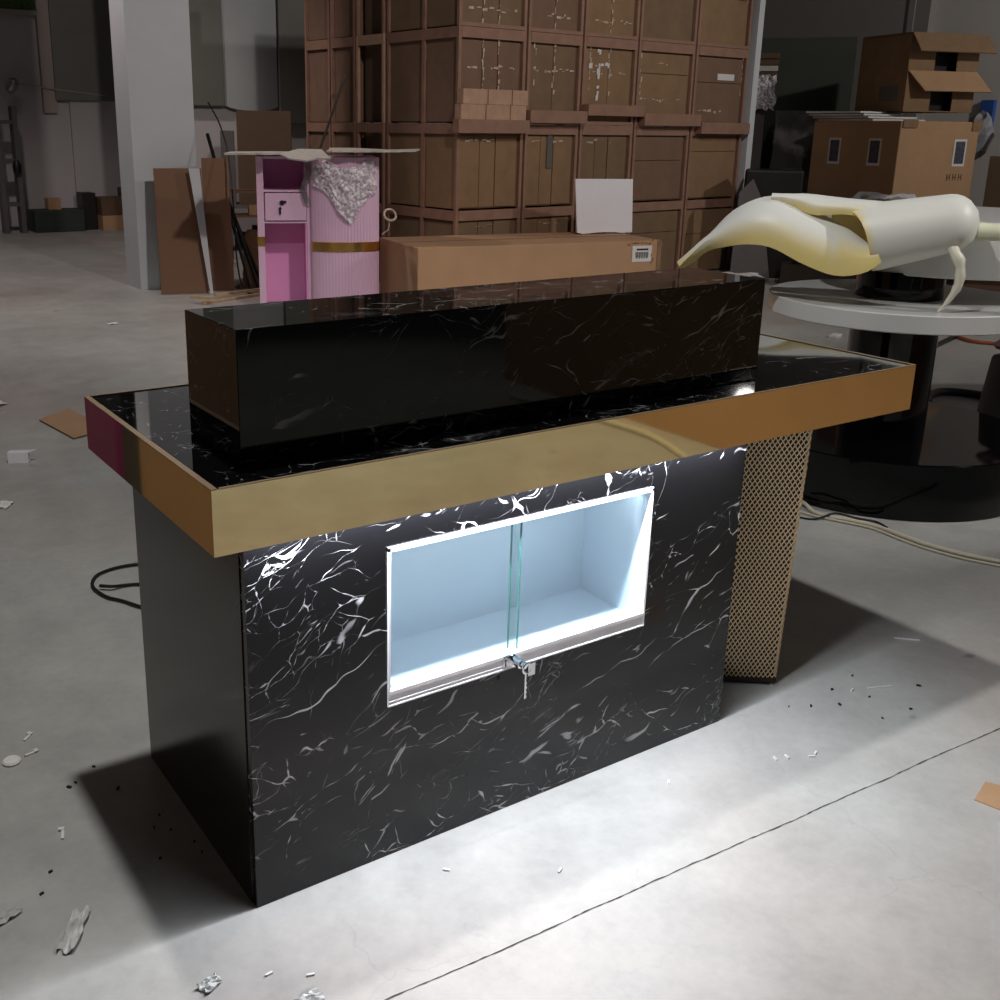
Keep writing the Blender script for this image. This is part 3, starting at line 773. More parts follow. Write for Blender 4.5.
# pale ridged timber strips on the corner plank
for i, (z0, x0, x1) in enumerate(((1.4805, 0.0, 0.715), (1.6005, 0.02, 0.73))):
    q = cm(); n = 8
    for k in range(n):
        a = x0+(x1-x0)*k/n; q.box(a+0.002, a+(x1-x0)/n-0.002, -0.085+0.004*((k*7) % 3), -0.004, z0, z0+0.118)
    q.box(x0, x1, -0.072, -0.006, z0+0.004, z0+0.114)
    tag(q.build('timber_strip', M['wood_pale']), ['pale ridged timber strip resting on the corner crate plank', 'pale ridged timber strip stacked on top of the other strip'][i], 'timber', 'pale ridged timber strips')
# steel post at the right end
q = cm(); q.box(3.835, 3.955, -0.02, 0.10, 0, 5); q.box(3.835, 3.85, -0.045, -0.02, 0, 5)
tag(q.build('steel_post', M['pillar']), 'pale grey steel post at the right end of the crate stack', 'post')

# ------------------------------------------------------------------ long carton and the sheet standing on it
lb = thing('long_carton', (4.80, 5.41, 0), R(-10.7), 'long low cardboard carton with a small black and white label', 'carton')
m = lmb(lb); m.box(-1.08, 1.08, -0.42, 0.42, 0, 0.545); m.build('carton_body', M['card_light'], lb, 0.006)
m = lmb(lb); m.box(-1.075, 1.075, -0.015, 0.015, 0.5455, 0.5475); m.box(1.04, 1.078, -0.424, -0.4205, 0.1, 0.545)
tape_strip(m, 0.52, 0.75, 1.05, -0.424, random.Random(3), True, 0.014); tape_strip(m, 0.99, 0.35, 0.54, -0.424, random.Random(4), False, 0.012)
m.build('parcel_tape', M['card'], lb)
m = lmb(lb); m.box(0.80, 0.985, -0.4245, -0.4205, 0.375, 0.505); la = m.build('shipping_label', M['paper'], lb)
m = lmb(lb)
for k in range(16): m.box(0.83+k*0.008, 0.83+k*0.008+(0.005 if k % 3 else 0.003), -0.4258, -0.4246, 0.402+0.01*((k*5) % 3 == 0), 0.455)
m.box(0.84, 0.95, -0.4258, -0.4246, 0.468, 0.482)
m.build('label_print', M['ink'], la)
m = MB(); m.M = Matrix.Translation((5.70, 5.415, 0.5505)) @ Matrix.Rotation(R(-10.7),4,'Z') @ Matrix.Rotation(R(-4),4,'X')
poly = [(-0.26,0.012),(-0.20,0.0),(-0.05,0.010),(0.10,0.008),(0.20,0.0),(0.29,0.004),(0.285,0.455),(-0.285,0.46)]
vs = [(x,0.0,z) for x,z in poly] + [(x,0.012,z) for x,z in poly]; n = len(poly)
m.add(vs, [tuple(range(n)), tuple(range(2*n-1,n-1,-1))] + [(i,n+i,n+(i+1)%n,(i+1)%n) for i in range(n)])
tag(m.build('foam_sheet', M['white_trim']), 'square white foam sheet standing on the long carton against the crates', 'sheet')

# ------------------------------------------------------------------ pink counter
pk = thing('pink_counter', (2.84, 6.25, 0), R(-24), 'pale pink reception counter with fluted round front, gold band and open shelves', 'counter')
H = 1.185
pk.scale = (0.985, 1, 1); pk.matrix_basis = pk.matrix_basis @ Matrix.Diagonal((0.985, 1, 1, 1))
m = lmb(pk)
m.box(0, 0.055, 0, 0.46, 0, H); m.box(0.055, 0.43, 0.43, 0.46, 0.66, H); m.box(0.40, 0.43, 0.02, 0.43, 0, H)
m.box(0.055, 0.40, 0.02, 0.43, H-0.02, H); m.box(0.055, 0.40, 0.02, 0.43, 0.915, 0.932); m.box(0.055, 0.40, 0.02, 0.43, 0.675, 0.690)
m.build('carcass', M['pink'], pk)
m = lmb(pk); m.box(0.055, 0.40, 0.40, 0.43, 0, 0.675); m.box(0.055, 0.40, 0.405, 0.43, 0.932, H-0.02); m.box(0.385, 0.40, 0.03, 0.40, 0, 0.675); m.box(0.385, 0.40, 0.03, 0.40, 0.932, H-0.02)
pi_ = m.build('shelf_interior', M['pink_deep'], pk); pi_['label'] = 'deep pink recess'
m = lmb(pk); m.box(0.062, 0.396, 0.0, 0.02, 0.697, 0.908); dr = m.build('drawer', M['pink'], pk, 0.003)
m = lmb(pk); m.tube([(0.20,0.0,0.835),(0.20,-0.012,0.835)], 0.019, 14); m.box(0.175, 0.190, -0.014, -0.006, 0.745, 0.80); m.tube([(0.183,-0.001,0.79),(0.183,-0.012,0.79)], 0.012, 10); m.box(0.20, 0.235, -0.016, -0.008, 0.832, 0.85)
m.build('drawer_lock', M['blackish'], dr)
def bulge(x):      # front outline of the fluted part
    t = (x-0.43)/(0.985-0.43)*2-1
    return -0.12*math.sqrt(max(0, 1-0.92*t*t)) + 0.02
prof = []
nf = 120
for i in range(nf+1):
    x = 0.43 + (0.985-0.43)*i/nf
    fl = (0.0035 if i > 62 else 0.0012)*abs(math.sin(math.pi*(x-0.43)/0.026)) if True else 0
    prof.append((x, bulge(x) - fl + 0.004))
prof += [(0.985, 0.44), (0.43, 0.44)]
m = lmb(pk); m.prism(prof, 0, H-0.002); m.build('fluted_front', M['pink'], pk)
for z0, z1 in ((0.462, 0.535),):
    m = lmb(pk); bb = [(0.43+(0.985-0.43)*i/48, bulge(0.43+(0.985-0.43)*i/48)-0.008) for i in range(49)]; bi = [(x, y+0.012) for x, y in bb][::-1]
    P = bb+bi; k = len(P)
    vs = [(x,y,z0) for x,y in P]+[(x,y,z1) for x,y in P]
    fs = [(i,(i+1)%k,k+(i+1)%k,k+i) for i in range(k)] + [(i, k-1-i, k-2-i, i+1) for i in range(48)] + [(k+i, k+i+1, 2*k-2-i, 2*k-1-i) for i in range(48)]
    m.add(vs, fs, False); m.build('gold_band', M['gold_satin'], pk)
m = lmb(pk); m.box(-0.004, 0.055, -0.006, 0.0, 0.50, 0.572); m.box(-0.006, 0.0, -0.006, 0.44, 0.50, 0.572); m.build('gold_band', M['gold_satin'], pk)
# bubble wrap draped on the fluted front
rd = random.Random(12); P = []
for i in range(15):
    row = []
    for j in range(13):
        a = i/14; b_ = j/12
        x = 0.455 + 0.50*a; top_ = 1.13 + 0.03*math.sin(a*9)
        drop = 0.16 + 0.27*(1-abs(a-0.58)*1.7)
        z = top_ - drop*b_ + rd.uniform(-.008,.008)
        row.append((x+rd.uniform(-.01,.01), bulge(x)-0.012-rd.uniform(0.0,0.03), z))
    P.append(row)
m = MB(); m.M = TM(pk); m.grid(P, 0.003, False); tag(m.build('bubble_wrap', M['bubble']), 'crumpled bubble wrap hanging on the fluted pink counter front', 'bubble wrap')
# torn foam sheet lying on top
def torn(name, outl, z, th, mt, label, jag, seed, xf):
    rd = random.Random(seed); pts = []
    for i in range(len(outl)):
        p = Vector(outl[i]); q_ = Vector(outl[(i+1) % len(outl)]); n = max(1, int((q_-p).length/0.05))
        for k in range(n):
            r_ = p.lerp(q_, k/n); pts.append((r_.x+rd.uniform(-jag,jag), r_.y+rd.uniform(-jag,jag)))
    m = MB(); m.M = xf; n = len(pts); cx_ = sum(p[0] for p in pts)/n; cy_ = sum(p[1] for p in pts)/n
    zz = lambda x, y: z + 0.012*math.sin(x*5+1)*math.cos(y*6)
    vs = [(cx_,cy_,zz(cx_,cy_)+th)] + [(x,y,zz(x,y)+th) for x,y in pts] + [(cx_,cy_,zz(cx_,cy_))] + [(x,y,zz(x,y)) for x,y in pts]
    fs = []
    for i in range(n):
        a, b_ = 1+i, 1+(i+1) % n; c_, d_ = n+2+i, n+2+(i+1) % n
        fs += [(0,a,b_), (n+1,d_,c_), (a,c_,d_,b_)]
    m.add(vs, fs); return tag(m.build(name, mt), label, 'foam sheet')
fs1 = torn('foam_sheet', [(-0.24,-0.20),(0.10,-0.22),(0.30,-0.12),(0.48,0.02),(0.46,0.42),(0.10,0.46),(-0.20,0.30)], H+0.013, 0.014, M['foam'], 'torn grey foam sheet on the left half of the pink counter top', 0.014, 5, TM(pk))
torn('foam_sheet', [(0.60,-0.26),(0.75,-0.21),(1.0,-0.24),(1.26,-0.20),(1.32,0.05),(1.0,0.36),(0.62,0.40),(0.57,0.0)], H+0.042, 0.012, M['foam'], 'longer torn foam sheet overhanging the right end of the pink counter', 0.012, 8, TM(pk))
m = MB(); m.M = TM(pk) @ Matrix.Translation((0.34,-0.17,H+0.030)) @ Matrix.Rotation(R(24),4,'X') @ Matrix.Rotation(R(8),4,'Z')
m.prism([(-0.16,-0.02),(-0.10,-0.10),(0.02,-0.15),(0.12,-0.12),(0.22,-0.14),(0.18,0.02),(0.0,0.05)], 0, 0.012)
m.build('torn_flap', M['foam'], fs1)
P = [[(0.37+0.05*a+0.02*math.sin(b_*7), -0.015-0.02*abs(math.sin(b_*5+a)), 1.165-0.34*b_) for a in (0,0.35,0.7,1.0)] for b_ in [k/9 for k in range(10)]]
m = MB(); m.M = TM(pk); m.grid(P, 0.002, False); tag(m.build('plastic_strip', M['film']), 'thin plastic strip dangling over the pink counter shelves', 'plastic film')
m = MB(); m.tube([(4.245,7.36,1.87),(3.92,8.20,0.01)], 0.012, 8); tag(m.build('metal_rod', M['steel']), 'thin metal rod leaning against the left side of the crates', 'rod')
m = MB(); m.tube([Vector((3.93,6.05,0.72))+Vector((0.055*math.cos(t),0.02*math.sin(t),0.045*math.sin(t))) for t in [2*math.pi*k/14 for k in range(14)]], 0.010, 6, True)
m.tube([(3.93,6.05,0.68),(3.92,6.06,0.60),(3.87,6.08,0.56)], 0.006, 6)
tag(m.build('tape_ring', M['tape']), 'loop of clear tape at the right side of the pink counter', 'tape')

# ------------------------------------------------------------------ pillar, boards and clutter at left
m = MB(); m.prism([(2.35,7.70),(2.87,7.58),(2.94,7.98),(2.36,8.12)], 0, 5); struct('trim_2', m, M['pillar'])
def leaning(name, x0, x1, y, z1, lean, th, mt, label, rz=R(-14), cat='board'):
    w = x1-x0; m = MB(); m.M = Matrix.Translation(((x0+x1)/2, y, 0.004)) @ Matrix.Rotation(rz,4,'Z') @ Matrix.Rotation(lean,4,'X')
    m.box(-w/2, w/2, 0, th, 0, z1); return tag(m.build(name, mt), label, cat)
leaning('hardboard_panel', 2.40, 2.80, 7.28, 1.06, R(-7), 0.012, M['board_brown'], 'brown hardboard panel leaning on the white pillar')
leaning('hardboard_panel', 2.83, 3.06, 7.30, 1.14, R(-5), 0.012, M['board_brown'], 'narrower brown panel leaning beside the hanging black cable')
m = MB(); m.M = Matrix.Translation((2.73,7.16,0.006)) @ Matrix.Rotation(R(-14),4,'Z') @ Matrix.Rotation(R(-7),4,'X')
vs = [(0.05,0,0),(0.075,0,0),(0.02,0,1.06),(-0.07,0,1.06)]; m.add(vs+[(a,b_+0.012,c_) for a,b_,c_ in vs], [(0,1,2,3),(7,6,5,4),(0,4,5,1),(1,5,6,2),(2,6,7,3),(3,7,4,0)])
tag(m.build('white_strip', M['pillar']), 'thin white strip leaning between the two brown panels', 'board')
m = MB(); m.tube(resample([(2.98,7.52,1.60),(3.03,7.40,1.42),(3.05,7.28,1.15),(3.02,7.14,0.7),(3.01,7.09,0.3),(3.04,7.05,0.04),(3.10,7.0,0.010),(3.2,6.99,0.010)], 30), 0.007, 6)
tag(m.build('power_cable', M['rubber']), 'black cable hanging down in front of the brown panels', 'cable')
for k, (a, b_, h_) in enumerate(((3.14, 7.50, 1.34), (3.20, 7.46, 1.05), (3.24, 7.44, 0.86))):
    m = MB(); m.bar((a+0.06, b_-0.25, 0.02), (a-0.10, b_+0.22, h_), 0.022, 0.022)
    tag(m.build('metal_pole', M['blackish']), ['tallest dark pole leaning beside the brown panels', 'middle dark pole of the leaning three', 'shortest dark pole of the leaning three'][k], 'pole', 'dark poles leaning left of the pink counter')
# low shelf of odds and ends behind the pink counter
sh = thing('wooden_rack', (3.42, 7.78, 0), R(-20), 'low wooden rack cluttered with parts behind the pink counter', 'rack')
m = lmb(sh)
for x in (-0.20, 0.17):
    for y in (-0.12, 0.12): m.box(x, x+0.03, y, y+0.03, 0, 0.84)
m.build('rack_frame', M['board_brown'], sh)
for z in (0.30, 0.60, 0.82):
    m = lmb(sh); m.box(-0.21, 0.21, -0.13, 0.16, z, z+0.02); m.build('shelf', M['board_brown'], sh)
rd = random.Random(40)
odds = [('paper_bag', M['card_light'], 'crumpled brown paper bag in front of the wooden rack', (3.36,7.52,0.002), (0.20,0.14,0.50), 'bag'),
        ('hardware_box', M['card_dark'], 'small dark box on the middle shelf of the rack', (3.36,7.76,0.3205), (0.12,0.12,0.14), 'box'),
        ('hardware_box', M['card_light'], 'small tan box on the upper shelf of the rack', (3.48,7.72,0.6205), (0.13,0.12,0.09), 'box'),
        ('hardware_box', M['blackish'], 'black box on the middle shelf of the rack', (3.50,7.72,0.3205), (0.11,0.12,0.20), 'box')]
for nm, mt, lb_, loc, sz, ct in odds:
    m = MB(); m.M = Matrix.Translation(loc) @ Matrix.Rotation(R(-20),4,'Z'); a, b_, h_ = sz[0]/2, sz[1]/2, sz[2]
    if nm == 'paper_bag':
        prof = [(0.0,0),(1.0,0),(1.05,0.2),(0.9,0.5),(1.0,0.75),(0.75,0.9),(0.5,1.0),(0,0.98)]
        vs = []; N = 14
        for r_, z in prof:
            for k in range(N):
                t = 2*math.pi*k/N; j = rd.uniform(0.85,1.12); vs.append((a*r_*j*math.copysign(abs(math.cos(t))**0.6, math.cos(t)), b_*r_*j*math.copysign(abs(math.sin(t))**0.6, math.sin(t)), h_*z))
        m.add(vs, [(i*N+k,i*N+(k+1)%N,(i+1)*N+(k+1)%N,(i+1)*N+k) for i in range(len(prof)-1) for k in range(N)])
    else: m.box(-a, a, -b_, b_, 0, h_)
    tag(m.build(nm, mt, bevel=0.003), lb_, ct)
box_thing('cabinet_carton', (4.22, 9.10, 0.62), (0.56, 0.40, 0.94), R(-24), M['card_dark'], 'large brown carton on the grey bench behind the pink counter', 'carton')
bn = thing('work_bench', (4.22, 9.10, 0), R(-24), 'grey work bench carrying the large brown carton', 'bench')
m = lmb(bn); m.box(-0.42, 0.42, -0.26, 0.26, 0.58, 0.618); m.build('bench_top', M['grey_dust'], bn)
for x in (-0.40, 0.36):
    for y in (-0.24, 0.20): m = lmb(bn); m.box(x, x+0.04, y, y+0.04, 0, 0.58); m.build('leg', M['grey_dust'], bn)
m = MB(); m.M = Matrix.Translation((3.84,9.18,0.619)) @ Matrix.Rotation(R(-24),4,'Z'); m.box(-0.07,0.07,-0.1,0.1,0,0.74); tag(m.build('dark_case', M['grey_dust']), 'narrow dark grey case left of the brown carton', 'case')
# hanging sheet and dull steel shutter panels on the partition
m = MB(); m.box(3.64, 4.30, 10.30, 10.398, 1.62, 5); tag(m.build('shutter_panel', M['slate'], bevel=0.01), 'dull dark steel panel between the pillar and hanging sheet', 'panel')
P = [[(4.31+0.66*a/10, 10.34-0.05*math.sin(math.pi*a/10), 1.58+3.4*b_/8 + (0.05*abs(a/5-1)**3 if b_ == 0 else 0)) for b_ in range(9)] for a in range(11)]
m = MB(); m.grid(P, -0.01); tag(m.build('hanging_sheet', M['curtain']), 'pale grey sheet hanging in front of the partition wall', 'sheet')
m = MB(); m.box(4.99, 5.6, 10.30, 10.398, 1.45, 5); tag(m.build('shutter_panel', M['slate']), 'dull dark steel panel right of the hanging sheet', 'panel')
# far left wall things
m = MB(); m.box(3.34, 4.20, 13.86, 13.998, 1.72, 6); struct('door_1', m, M['slate'])
m = MB(); m.box(3.18, 3.36, 13.90, 13.998, 1.55, 6); struct('trim_3', m, M['beige'])
m = MB(); m.box(3.54, 5.2, 13.95, 13.999, 0.0, 1.72); struct('trim_4', m, M['wall_light'])
# narrow window with greenery outside at the top left
m = MB(); m.box(2.3, 3.17, 13.90, 13.998, 2.83, 3.7); wf = struct('window_1', m, M['green'])
wf['label'] = 'strip of window showing green leaves'
m = MB(); m.box(2.28, 3.18, 13.86, 13.899, 2.78, 2.84); struct('window_1_sill', m, M['beige'])
ml = thing('metal_rack', (2.62, 13.5, 0), 0, 'dark steel rack standing at the far left wall', 'rack')
m = lmb(ml); m.box(-0.20,-0.14,-0.1,0.1,0,1.75); m.box(0.02,0.08,-0.1,0.1,0,1.62); m.box(-0.14,0.02,-0.08,0.08,0.9,0.96); m.box(-0.14,0.02,-0.08,0.08,0.35,0.4); m.box(-0.14,0.02,-0.08,0.08,1.4,1.45); m.build('rack_frame', M['grey_dust'], ml)
m = lmb(ml); m.lathe([(0,0),(0.05,0.0),(0.06,0.1),(0.03,0.16),(0,0.16)], (0.02,-0.12,0.78), 14); m.build('valve', M['blackish'], ml)
dc = MB(); dc.M = Matrix.Translation((2.66,13.6,1.80)) @ Matrix.Rotation(R(35),4,'Y')
dc.lathe([(0.0,0),(0.05,0.01),(0.075,0.05),(0.075,0.16),(0.03,0.20),(0,0.2)], (0,0,0), 20); dc.tube([(0,0,0.1),(0.02,0.35,0.12)], 0.015, 6)
tag(dc.build('steel_duct', M['steel']), 'shiny steel fitting on the far left wall', 'duct')
m = MB(); m.tube([(2.80,13.95,1.93),(3.3,13.85,1.86),(3.9,13.85,1.80),(4.2,13.9,1.78)], 0.010, 6); tag(m.build('wall_pipe', M['beige']), 'thin pale pipe running along the far wall', 'pipe')
box_thing('storage_bin', (3.13, 13.55, 0), (0.66, 0.4, 0.29), 0, M['darkgreen'], 'dark green storage bin by the far wall', 'bin', bevel=0.01)
box_thing('small_box', (3.10, 13.55, 0.2905), (0.17, 0.2, 0.15), 0, M['card_light'], 'small tan box on the dark green bin', 'box')
box_thing('black_block', (3.58, 13.65, 0), (0.18, 0.3, 0.50), 0, M['blackish'], 'tall black block filling the gap beside the green bin', 'case')  # plain black block filling the black gap between bin and cartons
box_thing('low_carton', (3.92, 13.5, 0), (0.46, 0.4, 0.20), 0, M['card_light'], 'low tan carton behind the white pillar', 'carton')
box_thing('low_carton', (3.90, 13.5, 0.2005), (0.42, 0.36, 0.24), 0, M['card_dark'], 'dark brown carton stacked on the low tan carton', 'carton')
box_thing('black_block', (4.1, 13.6, 0.4405), (0.12, 0.2, 0.12), 0, M['blackish'], 'small black box on top of the dark brown carton', 'case')

# ------------------------------------------------------------------ cartons at the right
def xf(loc, rz): return Matrix.Translation(loc) @ Matrix.Rotation(rz,4,'Z')
bc = thing('large_carton', (8.55, 4.62, 0), R(-10), 'tall tan carton with printed pictures on its sides, papers on top', 'carton')
m = lmb(bc); m.box(0, 1.0, 0, 1.12, 0, 1.52); m.build('carton_body', M['card_light'], bc, 0.008)
m = lmb(bc); m.box(0.90, 1.03, -0.01, 0.0, 1.44, 1.535); m.box(0.02, 0.20, -0.012, -0.001, 1.46, 1.53); m.build('torn_flap', M['card'], bc)
for (a, b_, sd) in ((0.70, 1.36, 'f'), (0.20, 1.36, 's'), (0.72, 1.36, 's')):
    m = lmb(bc)
    if sd == 'f': m.box(a, a+0.16, -0.004, -0.0005, b_-0.25, b_)
    else: m.box(-0.004, -0.0005, a, a+0.16, b_-0.25, b_)
    pp = m.build('picture_label', M['paper'], bc)
    m = lmb(bc)
    if sd == 'f': m.box(a+0.02, a+0.14, -0.0055, -0.0042, b_-0.225, b_-0.02)
    else: m.box(-0.0055, -0.0042, a+0.02, a+0.14, b_-0.225, b_-0.02)
    m.build('picture', M['picture'], pp)
m = lmb(bc)
for k in range(3):
    x = 0.66+k*0.075
    m.box(x, x+0.008, -0.003, -0.0005, 0.98, 1.04); m.box(x+0.035, x+0.043, -0.003, -0.0005, 0.98, 1.04); m.box(x, x+0.043, -0.003, -0.0005, 1.005, 1.013)
m.build('printed_marks', M['card_dark'], bc)
for k in range(4):
    m = MB(); m.M = xf((8.62+0.05*k, 4.95+0.06*k, 1.5215+0.024*k), R(-12+5*k)); m.box(-0.02-0.04*k, 0.62-0.02*k, 0, 0.75-0.05*k, 0, 0.016)
    m.box(0.60, 0.64, 0.05, 0.30, 0.002, 0.012)
    tag(m.build('foam_board', M['paper']), ['lowest white board on the tall tan carton', 'second white board from the bottom on the tall carton', 'third white board on the tall carton', 'topmost white board on the tall tan carton'][k], 'board', 'white boards on the tall carton')
oc = thing('open_carton', (9.30, 4.85, 1.6115), R(-16), 'open brown carton with drooping flaps on top of the tall carton', 'carton')
m = lmb(oc); m.M = TM(oc)
th = 0.012
def ocm(): q = MB(); q.M = TM(oc); return q
q = ocm(); q.box(-0.30, -0.288, 0, 0.70, 0, 0.72); q.box(0.50, 0.512, 0, 0.70, 0, 0.66); q.box(-0.30, 0.512, 0.69, 0.70, 0, 0.72); q.box(-0.30, 0.512, 0, 0.70, 0, 0.01); q.box(-0.30, 0.512, 0.0, 0.70, 0.70, 0.712)
q.box(-0.288, 0.0, 0.0, 0.012, 0.01, 0.70); q.box(0.26, 0.50, 0.0, 0.012, 0.01, 0.70); q.box(0.0, 0.26, 0.0, 0.012, 0.27, 0.36)
q.build('carton_body', M['card'], oc)
q = ocm(); q.box(-0.285, 0.495, 0.10, 0.11, 0.012, 0.69); q.build('carton_shade', M['blackish'], oc)  # black sheet standing in for the shade inside the carton
q = ocm(); q.M = q.M @ Matrix.Translation((0.12,-0.002,0.712)) @ Matrix.Rotation(R(-38),4,'X'); q.box(-0.42, 0.46, -0.012, 0, -0.22, 0); q.build('flap', M['card'], oc)
q = ocm(); q.M = q.M @ Matrix.Translation((0.08,-0.004,0.37)) @ Matrix.Rotation(R(-32),4,'X'); q.prism([(0,0),(1,0),(1,1)],0,0.0001) if False else None
vs = [(-0.38,0.0,0.0),(0.42,0.0,0.0),(0.52,0,-0.22),(-0.26,0,-0.22)]; q.add(vs+[(a,b_-0.012,c_) for a,b_,c_ in vs], [(0,1,2,3),(7,6,5,4),(0,4,5,1),(1,5,6,2),(2,6,7,3),(3,7,4,0)]); q.build('flap', M['card_light'], oc)
q = ocm(); q.box(-0.3035, -0.3005, 0.10, 0.36, 0.10, 0.24); q.build('side_label', M['grey_dust'], oc)
box_thing('wrapped_carton', (9.42, 6.27, 0), (0.68, 0.48, 1.62), R(-52), M['grey_dust'], 'dark box wrapped in stretch film left of the tall carton', 'carton', bevel=0.03)
m = MB(); m.M = xf((9.42,6.27,0), R(-52)); rd = random.Random(9); P = []
for i in range(29):
    row = []
    t = i/28*4
    sgm = int(min(3, t)); f = t-sgm; cs = [(-.38,-.27),(.38,-.27),(.38,.27),(-.38,.27),(-.38,-.27)]
    x = cs[sgm][0]+(cs[sgm+1][0]-cs[sgm][0])*f; y = cs[sgm][1]+(cs[sgm+1][1]-cs[sgm][1])*f
    for j in range(9): row.append((x+rd.uniform(-.015,.015), y+rd.uniform(-.015,.015), 0.05+1.58*j/8))
    P.append(row)
m.grid(P, 0.002, False); tag(m.build('stretch_film', M['film']), 'loose stretch film around the dark box left of the tall carton', 'plastic film')
box_thing('grey_carton', (9.9, 7.2, 0), (1.0, 0.8, 1.45), R(-52), M['blackish'], 'black box stack in deep shade behind the film-wrapped box', 'box')
box_thing('grey_carton', (10.1, 7.0, 1.4505), (1.1, 0.7, 0.98), R(-54), M['slate_dark'], 'dark grey green carton on the black box in front of the curtain', 'carton')
bs = MB(); bs.M = xf((9.0,6.72,1.62), R(-51)); rd = random.Random(2)
box_thing('side_cabinet', (9.08, 6.99, 0), (0.54, 0.44, 1.618), R(-51), M['grey_dust'], 'dusty cabinet behind the steel post', 'cabinet')
crumple('bubble_wrap', (8.97, 6.65, 1.80), 0.34, 0.34, 0.05, R(-51), M['bubble'], 'crinkled plastic bundle beside the steel post', 'plastic film', 77, n=9, tilt=R(80))
for k in range(4):
    m = MB(); m.M = xf((9.14,6.97,1.98+0.065*k), R(-51+2*k)); m.box(-0.30, 0.30, -0.2, 0.2, 0, 0.055)
    tag(m.build('brown_board', M['card_dark'] if k != 1 else M['foam']), ['lowest brown board stacked right of the steel post', 'grey edged board stacked right of the steel post', 'third board stacked right of the steel post', 'topmost board stacked right of the steel post'][k], 'board', 'boards stacked right of the steel post')
box_thing('board_rest', (9.10, 7.01, 1.6185), (0.50, 0.34, 0.36), R(-51), M['card_dark'], 'brown box carrying the stacked boards by the steel post', 'box')
box_thing('dark_tub', (8.16, 5.68, 0), (0.55, 0.4, 1.05), R(-50), M['blackish'], 'black tub standing low behind the banana sculpture', 'tub', bevel=0.02)
m = MB(); m.M = xf((7.65,5.50,0), R(-50)) @ Matrix.Rotation(R(-8),4,'X'); vs = [(-0.14,0,0.01),(0.24,0,0.01),(0.10,0,0.78),(0.0,0,0.98),(-0.12,0,0.85)]; n = 5
m.add(vs+[(a,b_+0.012,c_) for a,b_,c_ in vs], [tuple(range(n)), tuple(range(2*n-1,n-1,-1))]+[(i,n+i,n+(i+1)%n,(i+1)%n) for i in range(n)])
tag(m.build('grey_offcut', M['grey_dust']), 'grey pointed board offcut standing by the steel post', 'board')
m = MB(); m.box(12.08, 12.198, 6.80, 9.8, 0, 6); m.box(12.06, 12.10, 7.0, 7.08, 0, 6)
tag(m.build('grey_curtain', M['grey_mid']), 'large dull grey panel covering the right wall', 'panel')
m = MB(); rd = random.Random(55)
def blob(m, c, r_, sq=(1,1,1), seed=0, n=12):
    rd = random.Random(seed); vs = []; L = 8
    for i in range(L+1):
        ph = math.pi*i/L
        for k in range(n):
            t = 2*math.pi*k/n; q = r_*rd.uniform(0.82,1.12)
            vs.append((c[0]+q*math.sin(ph)*math.cos(t)*sq[0], c[1]+q*math.sin(ph)*math.sin(t)*sq[1], c[2]-q*math.cos(ph)*sq[2]))
    m.add(vs, [(i*n+k,i*n+(k+1)%n,(i+1)*n+(k+1)%n,(i+1)*n+k) for i in range(L) for k in range(n)])
box_thing('tall_carton', (9.95, 4.25, 0), (0.50, 0.6, 1.20), R(-60), M['card_dark'], 'brown carton in shade right of the tall tan carton', 'carton')
m = MB(); blob(m, (9.70,4.55,1.40), 0.17, (0.8,0.8,1.25), 3); tag(m.build('plastic_bag', M['jacket']), 'grey plastic bag upright right of the tall carton', 'bag')
m = MB(); blob(m, (9.80,4.16,1.42), 0.16, (1.2,0.8,0.9), 4); tag(m.build('plastic_bag', M['jacket']), 'rounded grey plastic bag at the right edge of the picture', 'bag')
m = MB(); m.M = xf((9.35,4.02,0), R(-60)); m.box(-0.3,0.3,-0.2,0.2,0,0.55); m.box(-0.2,0.25,-0.22,-0.2,0.1,0.4); tag(m.build('low_crate', M['card_red']), 'low reddish crate at the right edge behind the display stand', 'crate')
box_thing('blue_panel', (12.165, 5.93, 1.40), (0.06, 0.16, 0.40), 0, M['blue'], 'narrow blue panel on the wall at the right edge', 'panel')
# things on the floor under and behind the display stand
m = MB(); m.M = xf((7.1,5.2,0.0), R(-42)); m.box(-0.9,0.10,-0.30,0.30,0.0,0.12); tag(m.build('low_platform', M['card_red']), 'low reddish board platform behind the black counter', 'platform')
crumple('paper_stack', (7.15, 5.15, 0.122), 0.38, 0.30, 0.03, R(-40), M['paper'], 'crumpled white papers on the low reddish platform', 'paper', 61)
m = MB(); m.M = xf((8.06,4.92,0), R(-50)); m.box(-0.38,0.30,-0.18,0.18,0,0.20); blob(m, (0,0,0.20), 0.15, (2.2,1.1,0.5), 8); tag(m.build('scrap_pile', M['bronze']), 'dark heap of scrap under the banana sculpture', 'scrap pile')

